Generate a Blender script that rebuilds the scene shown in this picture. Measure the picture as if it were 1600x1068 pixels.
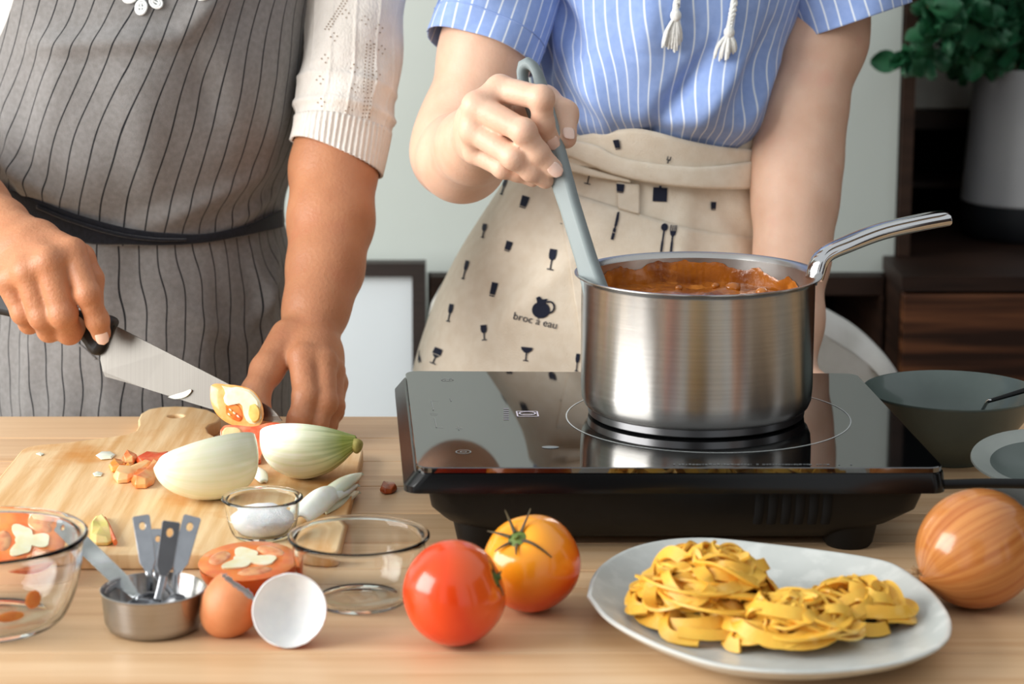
import bpy, bmesh, math, random
import numpy as np
from mathutils import Vector, Matrix, noise as mnoise

for o in list(bpy.data.objects):
    bpy.data.objects.remove(o)
scene = bpy.context.scene
COL = scene.collection
PI = math.pi
rad = math.radians
T = 0.80                      # table top height
CAMH = 0.465                  # camera height above the table top
PITCH = rad(12.0)
F = 3600.0                    # focal length in pixels of a 1600 x 1068 frame

# ------------------------------------------------------------------ camera
cam_d = bpy.data.cameras.new('camera')
cam = bpy.data.objects.new('camera', cam_d)
COL.objects.link(cam)
cam.location = (0, 0, T + CAMH)
cam.rotation_euler = (PI / 2 - PITCH, 0, 0)
cam_d.sensor_width = 36.0
cam_d.lens = F / 1600 * 36.0
cam_d.clip_start = 0.05
cam_d.dof.use_dof = True
cam_d.dof.focus_distance = 1.72
cam_d.dof.aperture_fstop = 9.0
scene.camera = cam

# ------------------------------------------------------------------ world, daylight, exposure
world = bpy.data.worlds.new('world')
scene.world = world
world.use_nodes = True
wb = world.node_tree.nodes['Background']
wb.inputs[0].default_value = (0.93, 0.97, 1.0, 1)
wb.inputs[1].default_value = 0.78

def area_light(name, loc, target, sx, sy, power, color):
    d = bpy.data.lights.new(name, 'AREA')
    d.shape = 'RECTANGLE'
    d.size, d.size_y, d.energy, d.color = sx, sy, power, color
    o = bpy.data.objects.new(name, d)
    COL.objects.link(o)
    o.location = loc
    o.rotation_euler = (Vector(target) - Vector(loc)).to_track_quat('-Z', 'Y').to_euler()
    return o

# daylight that comes in through the window of the left wall
area_light('window_daylight', (-2.2, 0.85, 1.65), (0.15, 1.75, 0.80), 1.9, 1.5, 105, (1.0, 0.985, 0.96))

scene.view_settings.view_transform = 'Standard'
scene.view_settings.look = 'None'
scene.view_settings.gamma = 1.0
scene.view_settings.use_curve_mapping = False
scene.view_settings.exposure = 0.0

# ------------------------------------------------------------------ geometry of the view, used to find where things stand
CP = np.array([0, 0, T + CAMH])
FW = np.array([0, math.cos(PITCH), -math.sin(PITCH)])
UP = np.array([0, math.sin(PITCH), math.cos(PITCH)])
RT = np.array([1.0, 0, 0])

def ray(u, v):
    return FW + (u - 800) / F * RT - (v - 534) / F * UP

def P(u, v, Y):                       # point at depth Y
    d = ray(u, v)
    return CP + d * (Y / d[1])

def PZ(u, v, h=0.0):                  # point at height h above the table top
    d = ray(u, v)
    return CP + d * ((T + h - CP[2]) / d[2])

def proj(X):                          # world points (n,3) -> pixels
    q = X - CP
    w = q @ FW
    return 800 + F * (q @ RT) / w, 534 - F * (q @ UP) / w

def zat(v, Y):
    return P(800, v, Y)[2]

def lin(c):
    def f(x):
        x /= 255.0
        return x / 12.92 if x <= 0.04045 else ((x + 0.055) / 1.055) ** 2.4
    return (f(c[0]), f(c[1]), f(c[2]), 1.0)

# ------------------------------------------------------------------ materials
def mat(name, c1, rough=0.5, c2=None, scale=20.0, stretch=(1, 1, 1), contrast=(0.35, 0.65), detail=4.0, metal=0.0,
        bump=0.0, bscale=None, bstretch=None, trans=0.0, ior=1.45, sss=0.0, coat=0.0, aniso=0.0, spec=0.5, coord='Object',
        c3=None, scale3=5.0, contrast3=(0.5, 0.62), stretch3=(1, 1, 1), sheen=0.0, rvar=False, distort=0.0):
    m = bpy.data.materials.new(name)
    m.use_nodes = True
    nt = m.node_tree
    N, L = nt.nodes, nt.links
    b = N['Principled BSDF']
    b.inputs['Base Color'].default_value = lin(c1)
    b.inputs['Roughness'].default_value = rough
    b.inputs['Metallic'].default_value = metal
    b.inputs['IOR'].default_value = ior
    b.inputs['Transmission Weight'].default_value = trans
    b.inputs['Specular IOR Level'].default_value = spec
    b.inputs['Coat Weight'].default_value = coat
    b.inputs['Coat Roughness'].default_value = 0.08
    if sheen:
        b.inputs['Sheen Weight'].default_value = sheen
    if sss:
        b.inputs['Subsurface Weight'].default_value = sss
        b.inputs['Subsurface Radius'].default_value = (1.0, 0.35, 0.2)
        b.inputs['Subsurface Scale'].default_value = 0.006
    tc = N.new('ShaderNodeTexCoord')
    def nz(sc, st, det, dist=0.0):
        mp = N.new('ShaderNodeMapping')
        mp.inputs['Scale'].default_value = st
        L.new(tc.outputs[coord], mp.inputs['Vector'])
        n = N.new('ShaderNodeTexNoise')
        n.inputs['Scale'].default_value = sc
        n.inputs['Detail'].default_value = det
        n.inputs['Distortion'].default_value = dist
        L.new(mp.outputs[0], n.inputs['Vector'])
        return n.outputs[0]
    col = None
    if c2:
        r = N.new('ShaderNodeMapRange')
        r.inputs[1].default_value, r.inputs[2].default_value = contrast
        L.new(nz(scale, stretch, detail, distort), r.inputs[0])
        mx = N.new('ShaderNodeMix')
        mx.data_type = 'RGBA'
        mx.inputs[6].default_value = lin(c1)
        mx.inputs[7].default_value = lin(c2)
        L.new(r.outputs[0], mx.inputs[0])
        col = mx.outputs[2]
        if c3:
            r3 = N.new('ShaderNodeMapRange')
            r3.inputs[1].default_value, r3.inputs[2].default_value = contrast3
            L.new(nz(scale3, stretch3, 5.0), r3.inputs[0])
            m3 = N.new('ShaderNodeMix')
            m3.data_type = 'RGBA'
            m3.inputs[7].default_value = lin(c3)
            L.new(r3.outputs[0], m3.inputs[0])
            L.new(col, m3.inputs[6])
            col = m3.outputs[2]
    if rvar and col:                       # every piece its own shade of the wood
        oi = N.new('ShaderNodeObjectInfo')
        mr = N.new('ShaderNodeMapRange')
        mr.inputs[3].default_value, mr.inputs[4].default_value = 0.80, 1.10
        L.new(oi.outputs['Random'], mr.inputs[0])
        hs = N.new('ShaderNodeHueSaturation')
        L.new(mr.outputs[0], hs.inputs['Value'])
        L.new(col, hs.inputs['Color'])
        col = hs.outputs[0]
    if col:
        L.new(col, b.inputs['Base Color'])
    if bump:
        bp = N.new('ShaderNodeBump')
        bp.inputs['Strength'].default_value = bump
        bp.inputs['Distance'].default_value = 0.002
        L.new(nz(bscale or scale, bstretch or stretch, 3.0), bp.inputs['Height'])
        L.new(bp.outputs[0], b.inputs['Normal'])
    if aniso:
        b.inputs['Anisotropic'].default_value = aniso
        tg = N.new('ShaderNodeTangent')
        tg.direction_type = 'RADIAL'
        tg.axis = 'Z'
        b.inputs['Anisotropic Rotation'].default_value = 0.25
        L.new(tg.outputs[0], b.inputs['Tangent'])
    return m

def stripe_mat(name, base, line, spacing, width, rough=0.85, base2=None, soft=0.15, bscale=900, bump=0.25, nscale=70):
    """woven cloth with thin lines; u of the UV map is metres across the cloth"""
    m = mat(name, base, rough, base2 or base, nscale, contrast=(0.3, 0.7), bump=bump, bscale=bscale, sheen=0.15, spec=0.2)
    nt = m.node_tree
    N, L = nt.nodes, nt.links
    b = N['Principled BSDF']
    src = b.inputs['Base Color'].links[0].from_socket
    uv = N.new('ShaderNodeUVMap')
    sp = N.new('ShaderNodeSeparateXYZ')
    L.new(uv.outputs[0], sp.inputs[0])
    def mth(op, a, bb=None):
        n = N.new('ShaderNodeMath')
        n.operation = op
        if isinstance(a, float): n.inputs[0].default_value = a
        else: L.new(a, n.inputs[0])
        if bb is not None:
            n.inputs[1].default_value = bb
        return n.outputs[0]
    d = mth('ABSOLUTE', mth('SUBTRACT', mth('FRACT', mth('DIVIDE', sp.outputs[0], spacing)), 0.5))
    r = N.new('ShaderNodeMapRange')
    hw = width / spacing / 2
    r.inputs[1].default_value, r.inputs[2].default_value = hw * (1 + soft), hw * (1 - soft)
    L.new(d, r.inputs[0])
    mx = N.new('ShaderNodeMix')
    mx.data_type = 'RGBA'
    mx.inputs[7].default_value = lin(line)
    L.new(src, mx.inputs[6])
    L.new(r.outputs[0], mx.inputs[0])
    L.new(mx.outputs[2], b.inputs['Base Color'])
    return m

# ------------------------------------------------------------------ object helpers
LOC = {}

def tag(o, label, cat, group=None):
    o['label'] = label
    o['category'] = cat
    if group: o['group'] = group
    return o

def root(name, base, label, cat, group=None):
    o = bpy.data.objects.new(name, None)
    COL.objects.link(o)
    o.empty_display_size = 0.02
    o.location = tuple(float(x) for x in base)
    LOC[o.name] = np.array(base, float)
    return tag(o, label, cat, group)

def smooth_angle(me, ang):
    me.polygons.foreach_set('use_smooth', [True] * len(me.polygons))
    if ang is not None:
        bm = bmesh.new()
        bm.from_mesh(me)
        lim = rad(ang)
        for e in bm.edges:
            if len(e.link_faces) == 2 and e.calc_face_angle(0) > lim:
                e.smooth = False
        bm.to_mesh(me)
        bm.free()

def obj(name, V, Fc, material, parent=None, base=None, smooth=40, uv=None, thick=0, subsurf=0, bevel=0, label=None, kind=None):
    """one mesh object from world coordinates; child of parent, or top-level with its origin at base"""
    V = np.asarray(V, float).reshape(-1, 3)
    if parent is not None:
        off = LOC[parent.name]
    elif base is not None:
        off = np.array(base, float)
    else:
        lo, hi = V.min(0), V.max(0)
        off = np.array([(lo[0] + hi[0]) / 2, (lo[1] + hi[1]) / 2, lo[2]])
    me = bpy.data.meshes.new(name)
    me.from_pydata((V - off).tolist(), [], [list(map(int, f)) for f in Fc])
    if uv is not None:
        ul = me.uv_layers.new(name='UVMap')
        li = np.empty(len(me.loops), int)
        me.loops.foreach_get('vertex_index', li)
        ul.data.foreach_set('uv', np.asarray(uv, float)[li].ravel())
    me.validate()
    me.materials.append(material)
    if smooth is not False:
        smooth_angle(me, smooth)
    o = bpy.data.objects.new(name, me)
    COL.objects.link(o)
    if parent is not None:
        o.parent = parent
        LOC[o.name] = off
    else:
        o.location = tuple(off)
        LOC[o.name] = off
    if bevel:
        md = o.modifiers.new('bevel', 'BEVEL')
        md.width, md.segments, md.limit_method, md.angle_limit = bevel, 2, 'ANGLE', rad(40)
    if thick:
        md = o.modifiers.new('thickness', 'SOLIDIFY')
        md.thickness, md.offset = abs(thick), (-1 if thick > 0 else 1)
    if subsurf:
        md = o.modifiers.new('subdivision', 'SUBSURF')
        md.levels = md.render_levels = subsurf
    if label: o['label'] = label
    if kind: o['kind'] = kind
    return o

def join(parts):
    V, Fc, n = [], [], 0
    for v, f in parts:
        v = np.asarray(v, float).reshape(-1, 3)
        V.append(v)
        Fc += [[i + n for i in q] for q in f]
        n += len(v)
    return np.vstack(V), Fc

def box(x0, x1, y0, y1, z0, z1):
    V = [(x, y, z) for x in (x0, x1) for y in (y0, y1) for z in (z0, z1)]
    return np.array(V), [(0, 1, 3, 2), (4, 6, 7, 5), (0, 4, 5, 1), (2, 3, 7, 6), (0, 2, 6, 4), (1, 5, 7, 3)]

def grid_faces(n, m, closed_n=False, closed_m=False, flip=False):
    Fc = []
    for i in range(n if closed_n else n - 1):
        for j in range(m if closed_m else m - 1):
            a, b = i * m + j, i * m + (j + 1) % m
            c, d = ((i + 1) % n) * m + (j + 1) % m, ((i + 1) % n) * m + j
            Fc.append((a, d, c, b) if flip else (a, b, c, d))
    return Fc

def lathe(profile, n=48, c=(0, 0, 0), sx=1.0, sy=1.0):
    """profile of (r, z) from bottom axis outwards and up; closed to the axis where r = 0"""
    c = np.array(c, float)
    V, Fc = [], []
    rings = []
    for r, z in profile:
        if r < 1e-7:
            rings.append([len(V)])
            V.append((0, 0, z))
        else:
            rings.append(list(range(len(V), len(V) + n)))
            V += [(r * sx * math.cos(2 * PI * k / n), r * sy * math.sin(2 * PI * k / n), z) for k in range(n)]
    for A, B in zip(rings[:-1], rings[1:]):
        for k in range(n):
            k2 = (k + 1) % n
            if len(A) == 1 and len(B) == 1: continue
            if len(A) == 1: Fc.append((A[0], B[k2], B[k]))
            elif len(B) == 1: Fc.append((A[k], A[k2], B[0]))
            else: Fc.append((A[k], A[k2], B[k2], B[k]))
    return np.array(V) + c, Fc

def frames(pts):
    pts = np.asarray(pts, float)
    t = np.gradient(pts, axis=0)
    t /= np.linalg.norm(t, axis=1)[:, None] + 1e-12
    return pts, t

def spline(pts, n):
    """Catmull-Rom through the points (any dimension)"""
    p = np.asarray(pts, float)
    if len(p) == 2:
        s = np.linspace(0, 1, n)[:, None]
        return p[0] * (1 - s) + p[1] * s
    q = np.vstack([2 * p[0] - p[1], p, 2 * p[-1] - p[-2]])
    s = np.linspace(0, len(p) - 1 - 1e-9, n)
    i = s.astype(int)
    t = (s - i)[:, None]
    a, b, c, d = q[i], q[i + 1], q[i + 2], q[i + 3]
    return 0.5 * (2 * b + (c - a) * t + (2 * a - 5 * b + 4 * c - d) * t ** 2 + (3 * b - a - 3 * c + d) * t ** 3)

def tube(pts, r, seg=12, up=(0, 0, 1), w=None, cap=True, power=1.0):
    """sweep an ellipse along pts: r across 'up', w along the side (both per point or constant)"""
    pts, t = frames(pts)
    n = len(pts)
    r = np.broadcast_to(np.asarray(r, float), (n,))
    w = r if w is None else np.broadcast_to(np.asarray(w, float), (n,))
    up = np.asarray(up, float)
    V = []
    upv = np.broadcast_to(up, (n, 3)) if up.ndim == 1 else up
    for i in range(n):
        s = np.cross(t[i], upv[i])
        s /= np.linalg.norm(s) + 1e-12
        q = np.cross(s, t[i])
        for k in range(seg):
            a = 2 * PI * k / seg
            ca, sa = math.cos(a), math.sin(a)
            ca = math.copysign(abs(ca) ** power, ca)
            sa = math.copysign(abs(sa) ** power, sa)
            V.append(pts[i] + s * w[i] * ca + q * r[i] * sa)
    Fc = grid_faces(n, seg, False, True)
    if cap:
        Fc.append(tuple(range(seg)))
        Fc.append(tuple(range((n - 1) * seg, n * seg))[::-1])
    return np.array(V), [f[::-1] for f in Fc]

def ball(c, r, n=16, m=10, rot=None):
    c = np.array(c, float)
    r = np.broadcast_to(np.asarray(r, float), (3,))
    V, Fc = lathe([(math.sin(PI * j / m), -math.cos(PI * j / m)) if 0 < j < m else (0, -1 if j == 0 else 1) for j in range(m + 1)], n)
    V = V * r
    if rot is not None: V = V @ np.array(rot).T
    return V + c, Fc

def disc_poly(pts):
    return list(range(len(pts)))

def prism(pts, d):
    """solid between polygon pts (n,3) and the same shifted by d"""
    pts = np.asarray(pts, float)
    n = len(pts)
    V = np.vstack([pts, pts + np.asarray(d, float)])
    Fc = [tuple(range(n))[::-1], tuple(range(n, 2 * n))] + [(i, (i + 1) % n, n + (i + 1) % n, n + i) for i in range(n)]
    return V, Fc

def curve_solid(splines, extrude, bevel, res=3):
    """filled 2D outline (with holes), rounded edges; local coordinates, z across the thickness"""
    cu = bpy.data.curves.new('outline', 'CURVE')
    cu.dimensions = '2D'
    cu.fill_mode = 'BOTH'
    cu.extrude, cu.bevel_depth, cu.bevel_resolution = extrude, bevel, res
    cu.offset = -bevel
    for sp in splines:
        s = cu.splines.new('POLY')
        s.points.add(len(sp) - 1)
        for p, q in zip(s.points, sp):
            p.co = (q[0], q[1], 0, 1)
        s.use_cyclic_u = True
    o = bpy.data.objects.new('outline', cu)
    COL.objects.link(o)
    dg = bpy.context.evaluated_depsgraph_get()
    me = bpy.data.meshes.new_from_object(o.evaluated_get(dg))
    V = np.array([v.co[:] for v in me.vertices])
    Fc = [tuple(p.vertices) for p in me.polygons]
    bpy.data.objects.remove(o)
    bpy.data.curves.remove(cu)
    bpy.data.meshes.remove(me)
    return V, Fc

def text_mesh(body, size):
    cu = bpy.data.curves.new('lettering', 'FONT')
    cu.body = body
    cu.size = size
    cu.align_x = 'CENTER'
    cu.align_y = 'CENTER'
    cu.resolution_u = 3
    o = bpy.data.objects.new('lettering', cu)
    COL.objects.link(o)
    dg = bpy.context.evaluated_depsgraph_get()
    me = bpy.data.meshes.new_from_object(o.evaluated_get(dg))
    V = np.array([v.co[:] for v in me.vertices])
    Fc = [tuple(p.vertices) for p in me.polygons]
    bpy.data.objects.remove(o)
    bpy.data.curves.remove(cu)
    bpy.data.meshes.remove(me)
    return V, Fc

def place(V, o, ex, ey, ez):
    V = np.asarray(V, float)
    return np.asarray(o) + V[:, :1] * np.asarray(ex) + V[:, 1:2] * np.asarray(ey) + V[:, 2:3] * np.asarray(ez)

def unit(v):
    v = np.asarray(v, float)
    return v / np.linalg.norm(v)

def basis(ez, ex_hint=(1, 0, 0)):
    ez = unit(ez)
    ex = np.asarray(ex_hint, float)
    ex = unit(ex - ez * (ex @ ez))
    return ex, np.cross(ez, ex), ez

def rnoise(X, scale, seed=0):
    return np.array([mnoise.noise(Vector((p[0] * scale + seed, p[1] * scale + seed * 1.7, p[2] * scale))) for p in X])

# ------------------------------------------------------------------ smooth bodies: rounded limbs blended into one surface
def sdf_mesh(prims, h):
    """prims: (a, b, ra, rb, k); one continuous surface around all of them"""
    lo = np.min([np.minimum(np.asarray(p[0]) - p[2], np.asarray(p[1]) - p[3]) for p in prims], axis=0) - 4 * h
    hi = np.max([np.maximum(np.asarray(p[0]) + p[2], np.asarray(p[1]) + p[3]) for p in prims], axis=0) + 4 * h
    n = np.ceil((hi - lo) / h).astype(int) + 1
    f = np.full(n, 0.05, np.float32)
    ax = [(lo[i] + h * np.arange(n[i])).astype(np.float32) for i in range(3)]
    for a, b, ra, rb, k in prims:
        a, b = np.asarray(a, float), np.asarray(b, float)
        mr = max(ra, rb) + k + 3 * h
        i0 = np.maximum(np.floor((np.minimum(a, b) - mr - lo) / h).astype(int), 0)
        i1 = np.minimum(np.ceil((np.maximum(a, b) + mr - lo) / h).astype(int) + 1, n)
        sl = tuple(slice(p, q) for p, q in zip(i0, i1))
        X = ax[0][sl[0]][:, None, None] - a[0]
        Y = ax[1][sl[1]][None, :, None] - a[1]
        Z = ax[2][sl[2]][None, None, :] - a[2]
        ba = (b - a).astype(np.float32)
        L2 = float(ba @ ba) + 1e-12
        t = np.clip((X * ba[0] + Y * ba[1] + Z * ba[2]) / L2, 0, 1)
        d = np.sqrt((X - t * ba[0]) ** 2 + (Y - t * ba[1]) ** 2 + (Z - t * ba[2]) ** 2) - (ra + (rb - ra) * t)
        g = f[sl]
        hh = np.maximum(k - np.abs(g - d), 0) / k
        f[sl] = np.minimum(g, d) - hh * hh * k * 0.25
    s = f < 0
    cnt = np.zeros(n - 1, np.int8)
    for dx in (0, 1):
        for dy in (0, 1):
            for dz in (0, 1):
                cnt += s[dx:n[0] - 1 + dx, dy:n[1] - 1 + dy, dz:n[2] - 1 + dz]
    act = np.argwhere((cnt > 0) & (cnt < 8))
    idx = np.full(n - 1, -1, np.int32)
    idx[act[:, 0], act[:, 1], act[:, 2]] = np.arange(len(act))
    acc = np.zeros((len(act), 3))
    num = np.zeros(len(act))
    for axis in range(3):
        oth = [i for i in range(3) if i != axis]
        for e in ((0, 0), (0, 1), (1, 0), (1, 1)):
            o0 = np.zeros(3, int)
            o0[oth[0]], o0[oth[1]] = e
            o1 = o0.copy()
            o1[axis] = 1
            A, B = act + o0, act + o1
            fa, fb = f[A[:, 0], A[:, 1], A[:, 2]], f[B[:, 0], B[:, 1], B[:, 2]]
            cr = (fa < 0) != (fb < 0)
            t = np.where(cr, fa / np.where(cr, fa - fb, 1), 0)
            pt = o0[None, :].astype(float).repeat(len(act), 0)
            pt[:, axis] = t
            acc += pt * cr[:, None]
            num += cr
    V = lo + h * (act + acc / num[:, None])
    Q = []
    for axis in range(3):
        a, b = [(1, 2), (2, 0), (0, 1)][axis]
        s0 = [slice(None)] * 3
        s1 = [slice(None)] * 3
        s0[axis], s1[axis] = slice(0, -1), slice(1, None)
        S0, S1 = s[tuple(s0)], s[tuple(s1)]
        ed = np.argwhere(S0 != S1)
        ok = (ed[:, a] > 0) & (ed[:, b] > 0) & (ed[:, a] < n[a] - 1) & (ed[:, b] < n[b] - 1)
        ed = ed[ok]
        inside = S0[ed[:, 0], ed[:, 1], ed[:, 2]]
        def cell(da, db):
            c = ed.copy()
            c[:, a] += da
            c[:, b] += db
            return idx[c[:, 0], c[:, 1], c[:, 2]]
        q = np.stack([cell(-1, -1), cell(0, -1), cell(0, 0), cell(-1, 0)], 1)
        q[~inside] = q[~inside][:, ::-1]
        Q.append(q)
    return V, np.vstack(Q)

def smooth_mesh(V, Q, it=2, lam=0.5):
    E = np.vstack([Q[:, [0, 1]], Q[:, [1, 2]], Q[:, [2, 3]], Q[:, [3, 0]]])
    for _ in range(it):
        acc = np.zeros_like(V)
        num = np.zeros(len(V))
        np.add.at(acc, E[:, 0], V[E[:, 1]])
        np.add.at(acc, E[:, 1], V[E[:, 0]])
        np.add.at(num, E[:, 0], 1)
        np.add.at(num, E[:, 1], 1)
        V = V + lam * (acc / num[:, None] - V)
    return V

# ------------------------------------------------------------------ cloth as surfaces S(a, b)
class Prof:
    """smooth profile through keys of z"""
    def __init__(self, z, *cols):
        o = np.argsort(z)
        z = np.asarray(z, float)[o]
        self.z = np.linspace(z[0], z[-1], 600)
        k = np.exp(-np.linspace(-2, 2, 41) ** 2)
        k /= k.sum()
        self.c = []
        for c in cols:
            y = np.interp(self.z, z, np.asarray(c, float)[o])
            yp = np.concatenate([np.full(20, y[0]), y, np.full(20, y[-1])])
            self.c.append(np.convolve(yp, k, 'valid'))
    def __call__(self, z):
        return [np.interp(z, self.z, c) for c in self.c]

def onsurf(S, uv, arange, brange, off=0.0, it=8):
    """points of surface S seen at the pixels uv (n,2)"""
    uv = np.asarray(uv, float).reshape(-1, 2)
    A, B = np.meshgrid(np.linspace(*arange, 90), np.linspace(*brange, 90), indexing='ij')
    X = S(A.ravel(), B.ravel())
    pu, pv = proj(X)
    a0, b0 = np.empty(len(uv)), np.empty(len(uv))
    for i, (u, v) in enumerate(uv):
        k = np.argmin((pu - u) ** 2 + (pv - v) ** 2 + 200 * (X[:, 1] - X[:, 1].min()))
        a0[i], b0[i] = A.ravel()[k], B.ravel()[k]
    ea, eb = (arange[1] - arange[0]) * 1e-4, (brange[1] - brange[0]) * 1e-4
    for _ in range(it):
        u0, v0 = proj(S(a0, b0))
        ua, va = proj(S(a0 + ea, b0))
        ub, vb = proj(S(a0, b0 + eb))
        J = [(ua - u0) / ea, (ub - u0) / eb, (va - v0) / ea, (vb - v0) / eb]
        det = J[0] * J[3] - J[1] * J[2]
        det = np.where(np.abs(det) < 1e-3, 1e-3, det)
        du, dv = uv[:, 0] - u0, uv[:, 1] - v0
        da = (J[3] * du - J[1] * dv) / det
        db = (-J[2] * du + J[0] * dv) / det
        ma, mb = (arange[1] - arange[0]) * 0.05, (brange[1] - brange[0]) * 0.05
        a0 = np.clip(a0 + np.clip(da, -ma, ma), *arange)
        b0 = np.clip(b0 + np.clip(db, -mb, mb), *brange)
    X = S(a0, b0)
    if off:
        Xa, Xb = S(a0 + ea, b0) - X, S(a0, b0 + eb) - X
        nn = np.cross(Xa, Xb)
        nn /= np.linalg.norm(nn, axis=1)[:, None] + 1e-15
        s = np.sign(np.sum(nn * (CP - X), axis=1))
        X = X + nn * s[:, None] * off
    return X

def cloth(name, S, a0, a1, na, b0, b1, nb, material, parent, uvf=None, thick=0.0015, label=None, closed=False):
    """grid over a (may depend on b) and b"""
    b = np.linspace(b0, b1, nb)
    A0 = a0(b) if callable(a0) else np.full(nb, a0)
    A1 = a1(b) if callable(a1) else np.full(nb, a1)
    s = np.linspace(0, 1, na)
    A = A0[:, None] * (1 - s) + A1[:, None] * s
    B = np.repeat(b[:, None], na, 1)
    X = S(A.ravel(), B.ravel())
    uv = uvf(A, B, np.repeat(s[None, :], nb, 0)) if uvf else (A, B)
    UV = np.stack([uv[0].ravel(), uv[1].ravel()], 1)
    G = X.reshape(nb, na, 3)
    nn = np.cross(G[:-1, 1:] - G[:-1, :-1], G[1:, :-1] - G[:-1, :-1])
    outw = G[:-1, :-1] - G[:-1, :-1].mean(axis=1, keepdims=True) if closed or (np.abs(A1 - A0).mean() > 4) else CP - G[:-1, :-1]
    Fc = grid_faces(nb, na, flip=bool(np.sum(nn * outw) < 0))
    return obj(name, X, Fc, material, parent, smooth=None, uv=UV, thick=thick, label=label)

def strip_on(name, S, top, bot, ncol, nrow, arange, brange, off, material, parent, thick=0.0012, uvs=(1.0, 1.0), puff=0.0, label=None):
    """cloth band lying on surface S between two pixel polylines"""
    tp, bt = spline(top, ncol), spline(bot, ncol)
    s = np.linspace(0, 1, nrow)
    G = tp[None] * (1 - s)[:, None, None] + bt[None] * s[:, None, None]
    X = onsurf(S, G.reshape(-1, 2), arange, brange, off)
    if puff:
        X = X + np.repeat((np.sin(PI * s) ** 0.5 * puff), ncol)[:, None] * np.array([0, -1.0, 0])
    UV = np.stack([np.tile(np.linspace(0, uvs[0], ncol), nrow), np.repeat(s * uvs[1], ncol)], 1)
    G = X.reshape(nrow, ncol, 3)
    nn = np.cross(G[:-1, 1:] - G[:-1, :-1], G[1:, :-1] - G[:-1, :-1])
    return obj(name, X, grid_faces(nrow, ncol, flip=bool(np.sum(nn * (CP - G[:-1, :-1])) < 0)), material, parent, smooth=None, uv=UV, thick=thick, label=label)

# ================================================================== the room
def struct(name, parts, m, label=None, smooth=False, parent=None):
    V, Fc = join(parts)
    o = obj(name, V, Fc, m, parent, smooth=smooth)
    if parent is None:
        o['kind'] = 'structure'
    if label: o['label'] = label
    return o

M_wall = mat('wall_paint', (206, 213, 207), 0.7, (200, 207, 200), 3.0, bump=0.05, bscale=300)
M_floor = mat('floor_wood', (120, 92, 66), 0.5, (96, 70, 48), 6, (0.4, 6, 1))
M_dark = mat('walnut_dark', (52, 34, 25), 0.5, (36, 23, 17), 9, (1, 1, 14), spec=0.3)
M_walnut = mat('walnut_drawer', (122, 76, 48), 0.45, (84, 50, 32), 7, (0.7, 1, 16), c3=(48, 28, 18), scale3=5, stretch3=(0.4, 1, 10), spec=0.3)
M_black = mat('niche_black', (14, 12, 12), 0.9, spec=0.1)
M_winframe = mat('window_paint', (240, 240, 238), 0.5)

WB = 2.80
XR = P(1403, 230, WB)[0]
XL = P(668, 430, WB)[0]
ZL = zat(425, WB)
struct('floor', [box(-2.4, 2.4, -0.9, 3.4, -0.05, 0)], M_floor, 'brown plank floor under the table')
struct('wall_back', [box(-2.4, XR, WB, WB + 0.05, ZL, 2.7), box(-2.4, XL, WB, WB + 0.05, 0, ZL)], M_wall, 'pale grey green wall behind the two people')
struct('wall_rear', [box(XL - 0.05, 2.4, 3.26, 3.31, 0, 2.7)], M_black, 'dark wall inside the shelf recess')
struct('wall_left', [box(-2.45, -2.4, -0.9, -0.22, 0, 2.7), box(-2.45, -2.4, 1.92, 3.4, 0, 2.7),
                     box(-2.45, -2.4, -0.22, 1.92, 0, 0.85), box(-2.45, -2.4, -0.22, 1.92, 2.45, 2.7)], M_wall, 'pale wall with the daylight window')
struct('window_1', [box(-2.46, -2.38, -0.22, -0.17, 0.85, 2.45), box(-2.46, -2.38, 1.87, 1.92, 0.85, 2.45),
                    box(-2.46, -2.38, -0.17, 1.87, 0.85, 0.90), box(-2.46, -2.38, -0.17, 1.87, 2.4, 2.45),
                    box(-2.44, -2.40, 0.83, 0.87, 0.9, 2.4)], M_winframe, 'white framed window in the left wall')

# unseen slabs behind the camera and right, added for the saucepan's reflected bands
struct('added_dark_band', [box(-0.50, 0.42, -0.95, -0.90, 0.0, 2.1)], M_dark, 'unseen dark slab behind the camera, added for a dark band in the saucepan')
M_oak = mat('oak_band', (176, 126, 84), 0.5, (150, 102, 66), 6, (1, 1, 12))
struct('added_oak_band_1', [box(-1.75, -1.48, -0.95, -0.90, 0.0, 2.4)], M_oak, 'unseen oak strip behind the camera, added for a tan band in the saucepan')
struct('added_oak_band_2', [box(1.75, 2.15, -0.95, -0.90, 0.0, 2.4)], M_oak, 'unseen oak slab behind the camera, added for a second tan band in the saucepan')
struct('added_right_bands', [box(2.4, 2.45, -0.5, 1.15, 0.0, 2.4), box(2.4, 2.45, 1.5, 3.4, 0.0, 2.4)], M_dark, 'unseen dark slabs on the right, added for dark bands in the saucepan')  # added out of view; the gap leaves a bright stripe in the pan

# ---- dark wooden console in the recess, open niche, drawer unit on the right
XP0 = P(1373, 500, 2.78)[0]
XD = P(1409, 500, 2.66)[0]
ZD = zat(431, 2.66)
con = root('console_cabinet', (0.2, 3.0, 0), 'dark walnut console with an open black niche, below the pale wall', 'cabinet')
struct('top_board', [box(XL + 0.004, XD - 0.004, 2.775, 3.2, ZL - 0.024, ZL - 0.001)], M_dark, parent=con)
struct('side_panel', [box(XL + 0.004, XL + 0.024, 2.78, 3.2, 0, ZL - 0.024)], M_dark, parent=con)
struct('divider_post', [box(XP0, XD - 0.004, 2.77, 3.2, 0, ZL - 0.024)], M_dark, parent=con)
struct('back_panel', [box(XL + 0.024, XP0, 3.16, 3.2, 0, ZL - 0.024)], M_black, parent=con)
struct('bottom_board', [box(XL + 0.024, XP0, 2.78, 3.16, 0.06, 0.08)], M_dark, parent=con)
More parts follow.
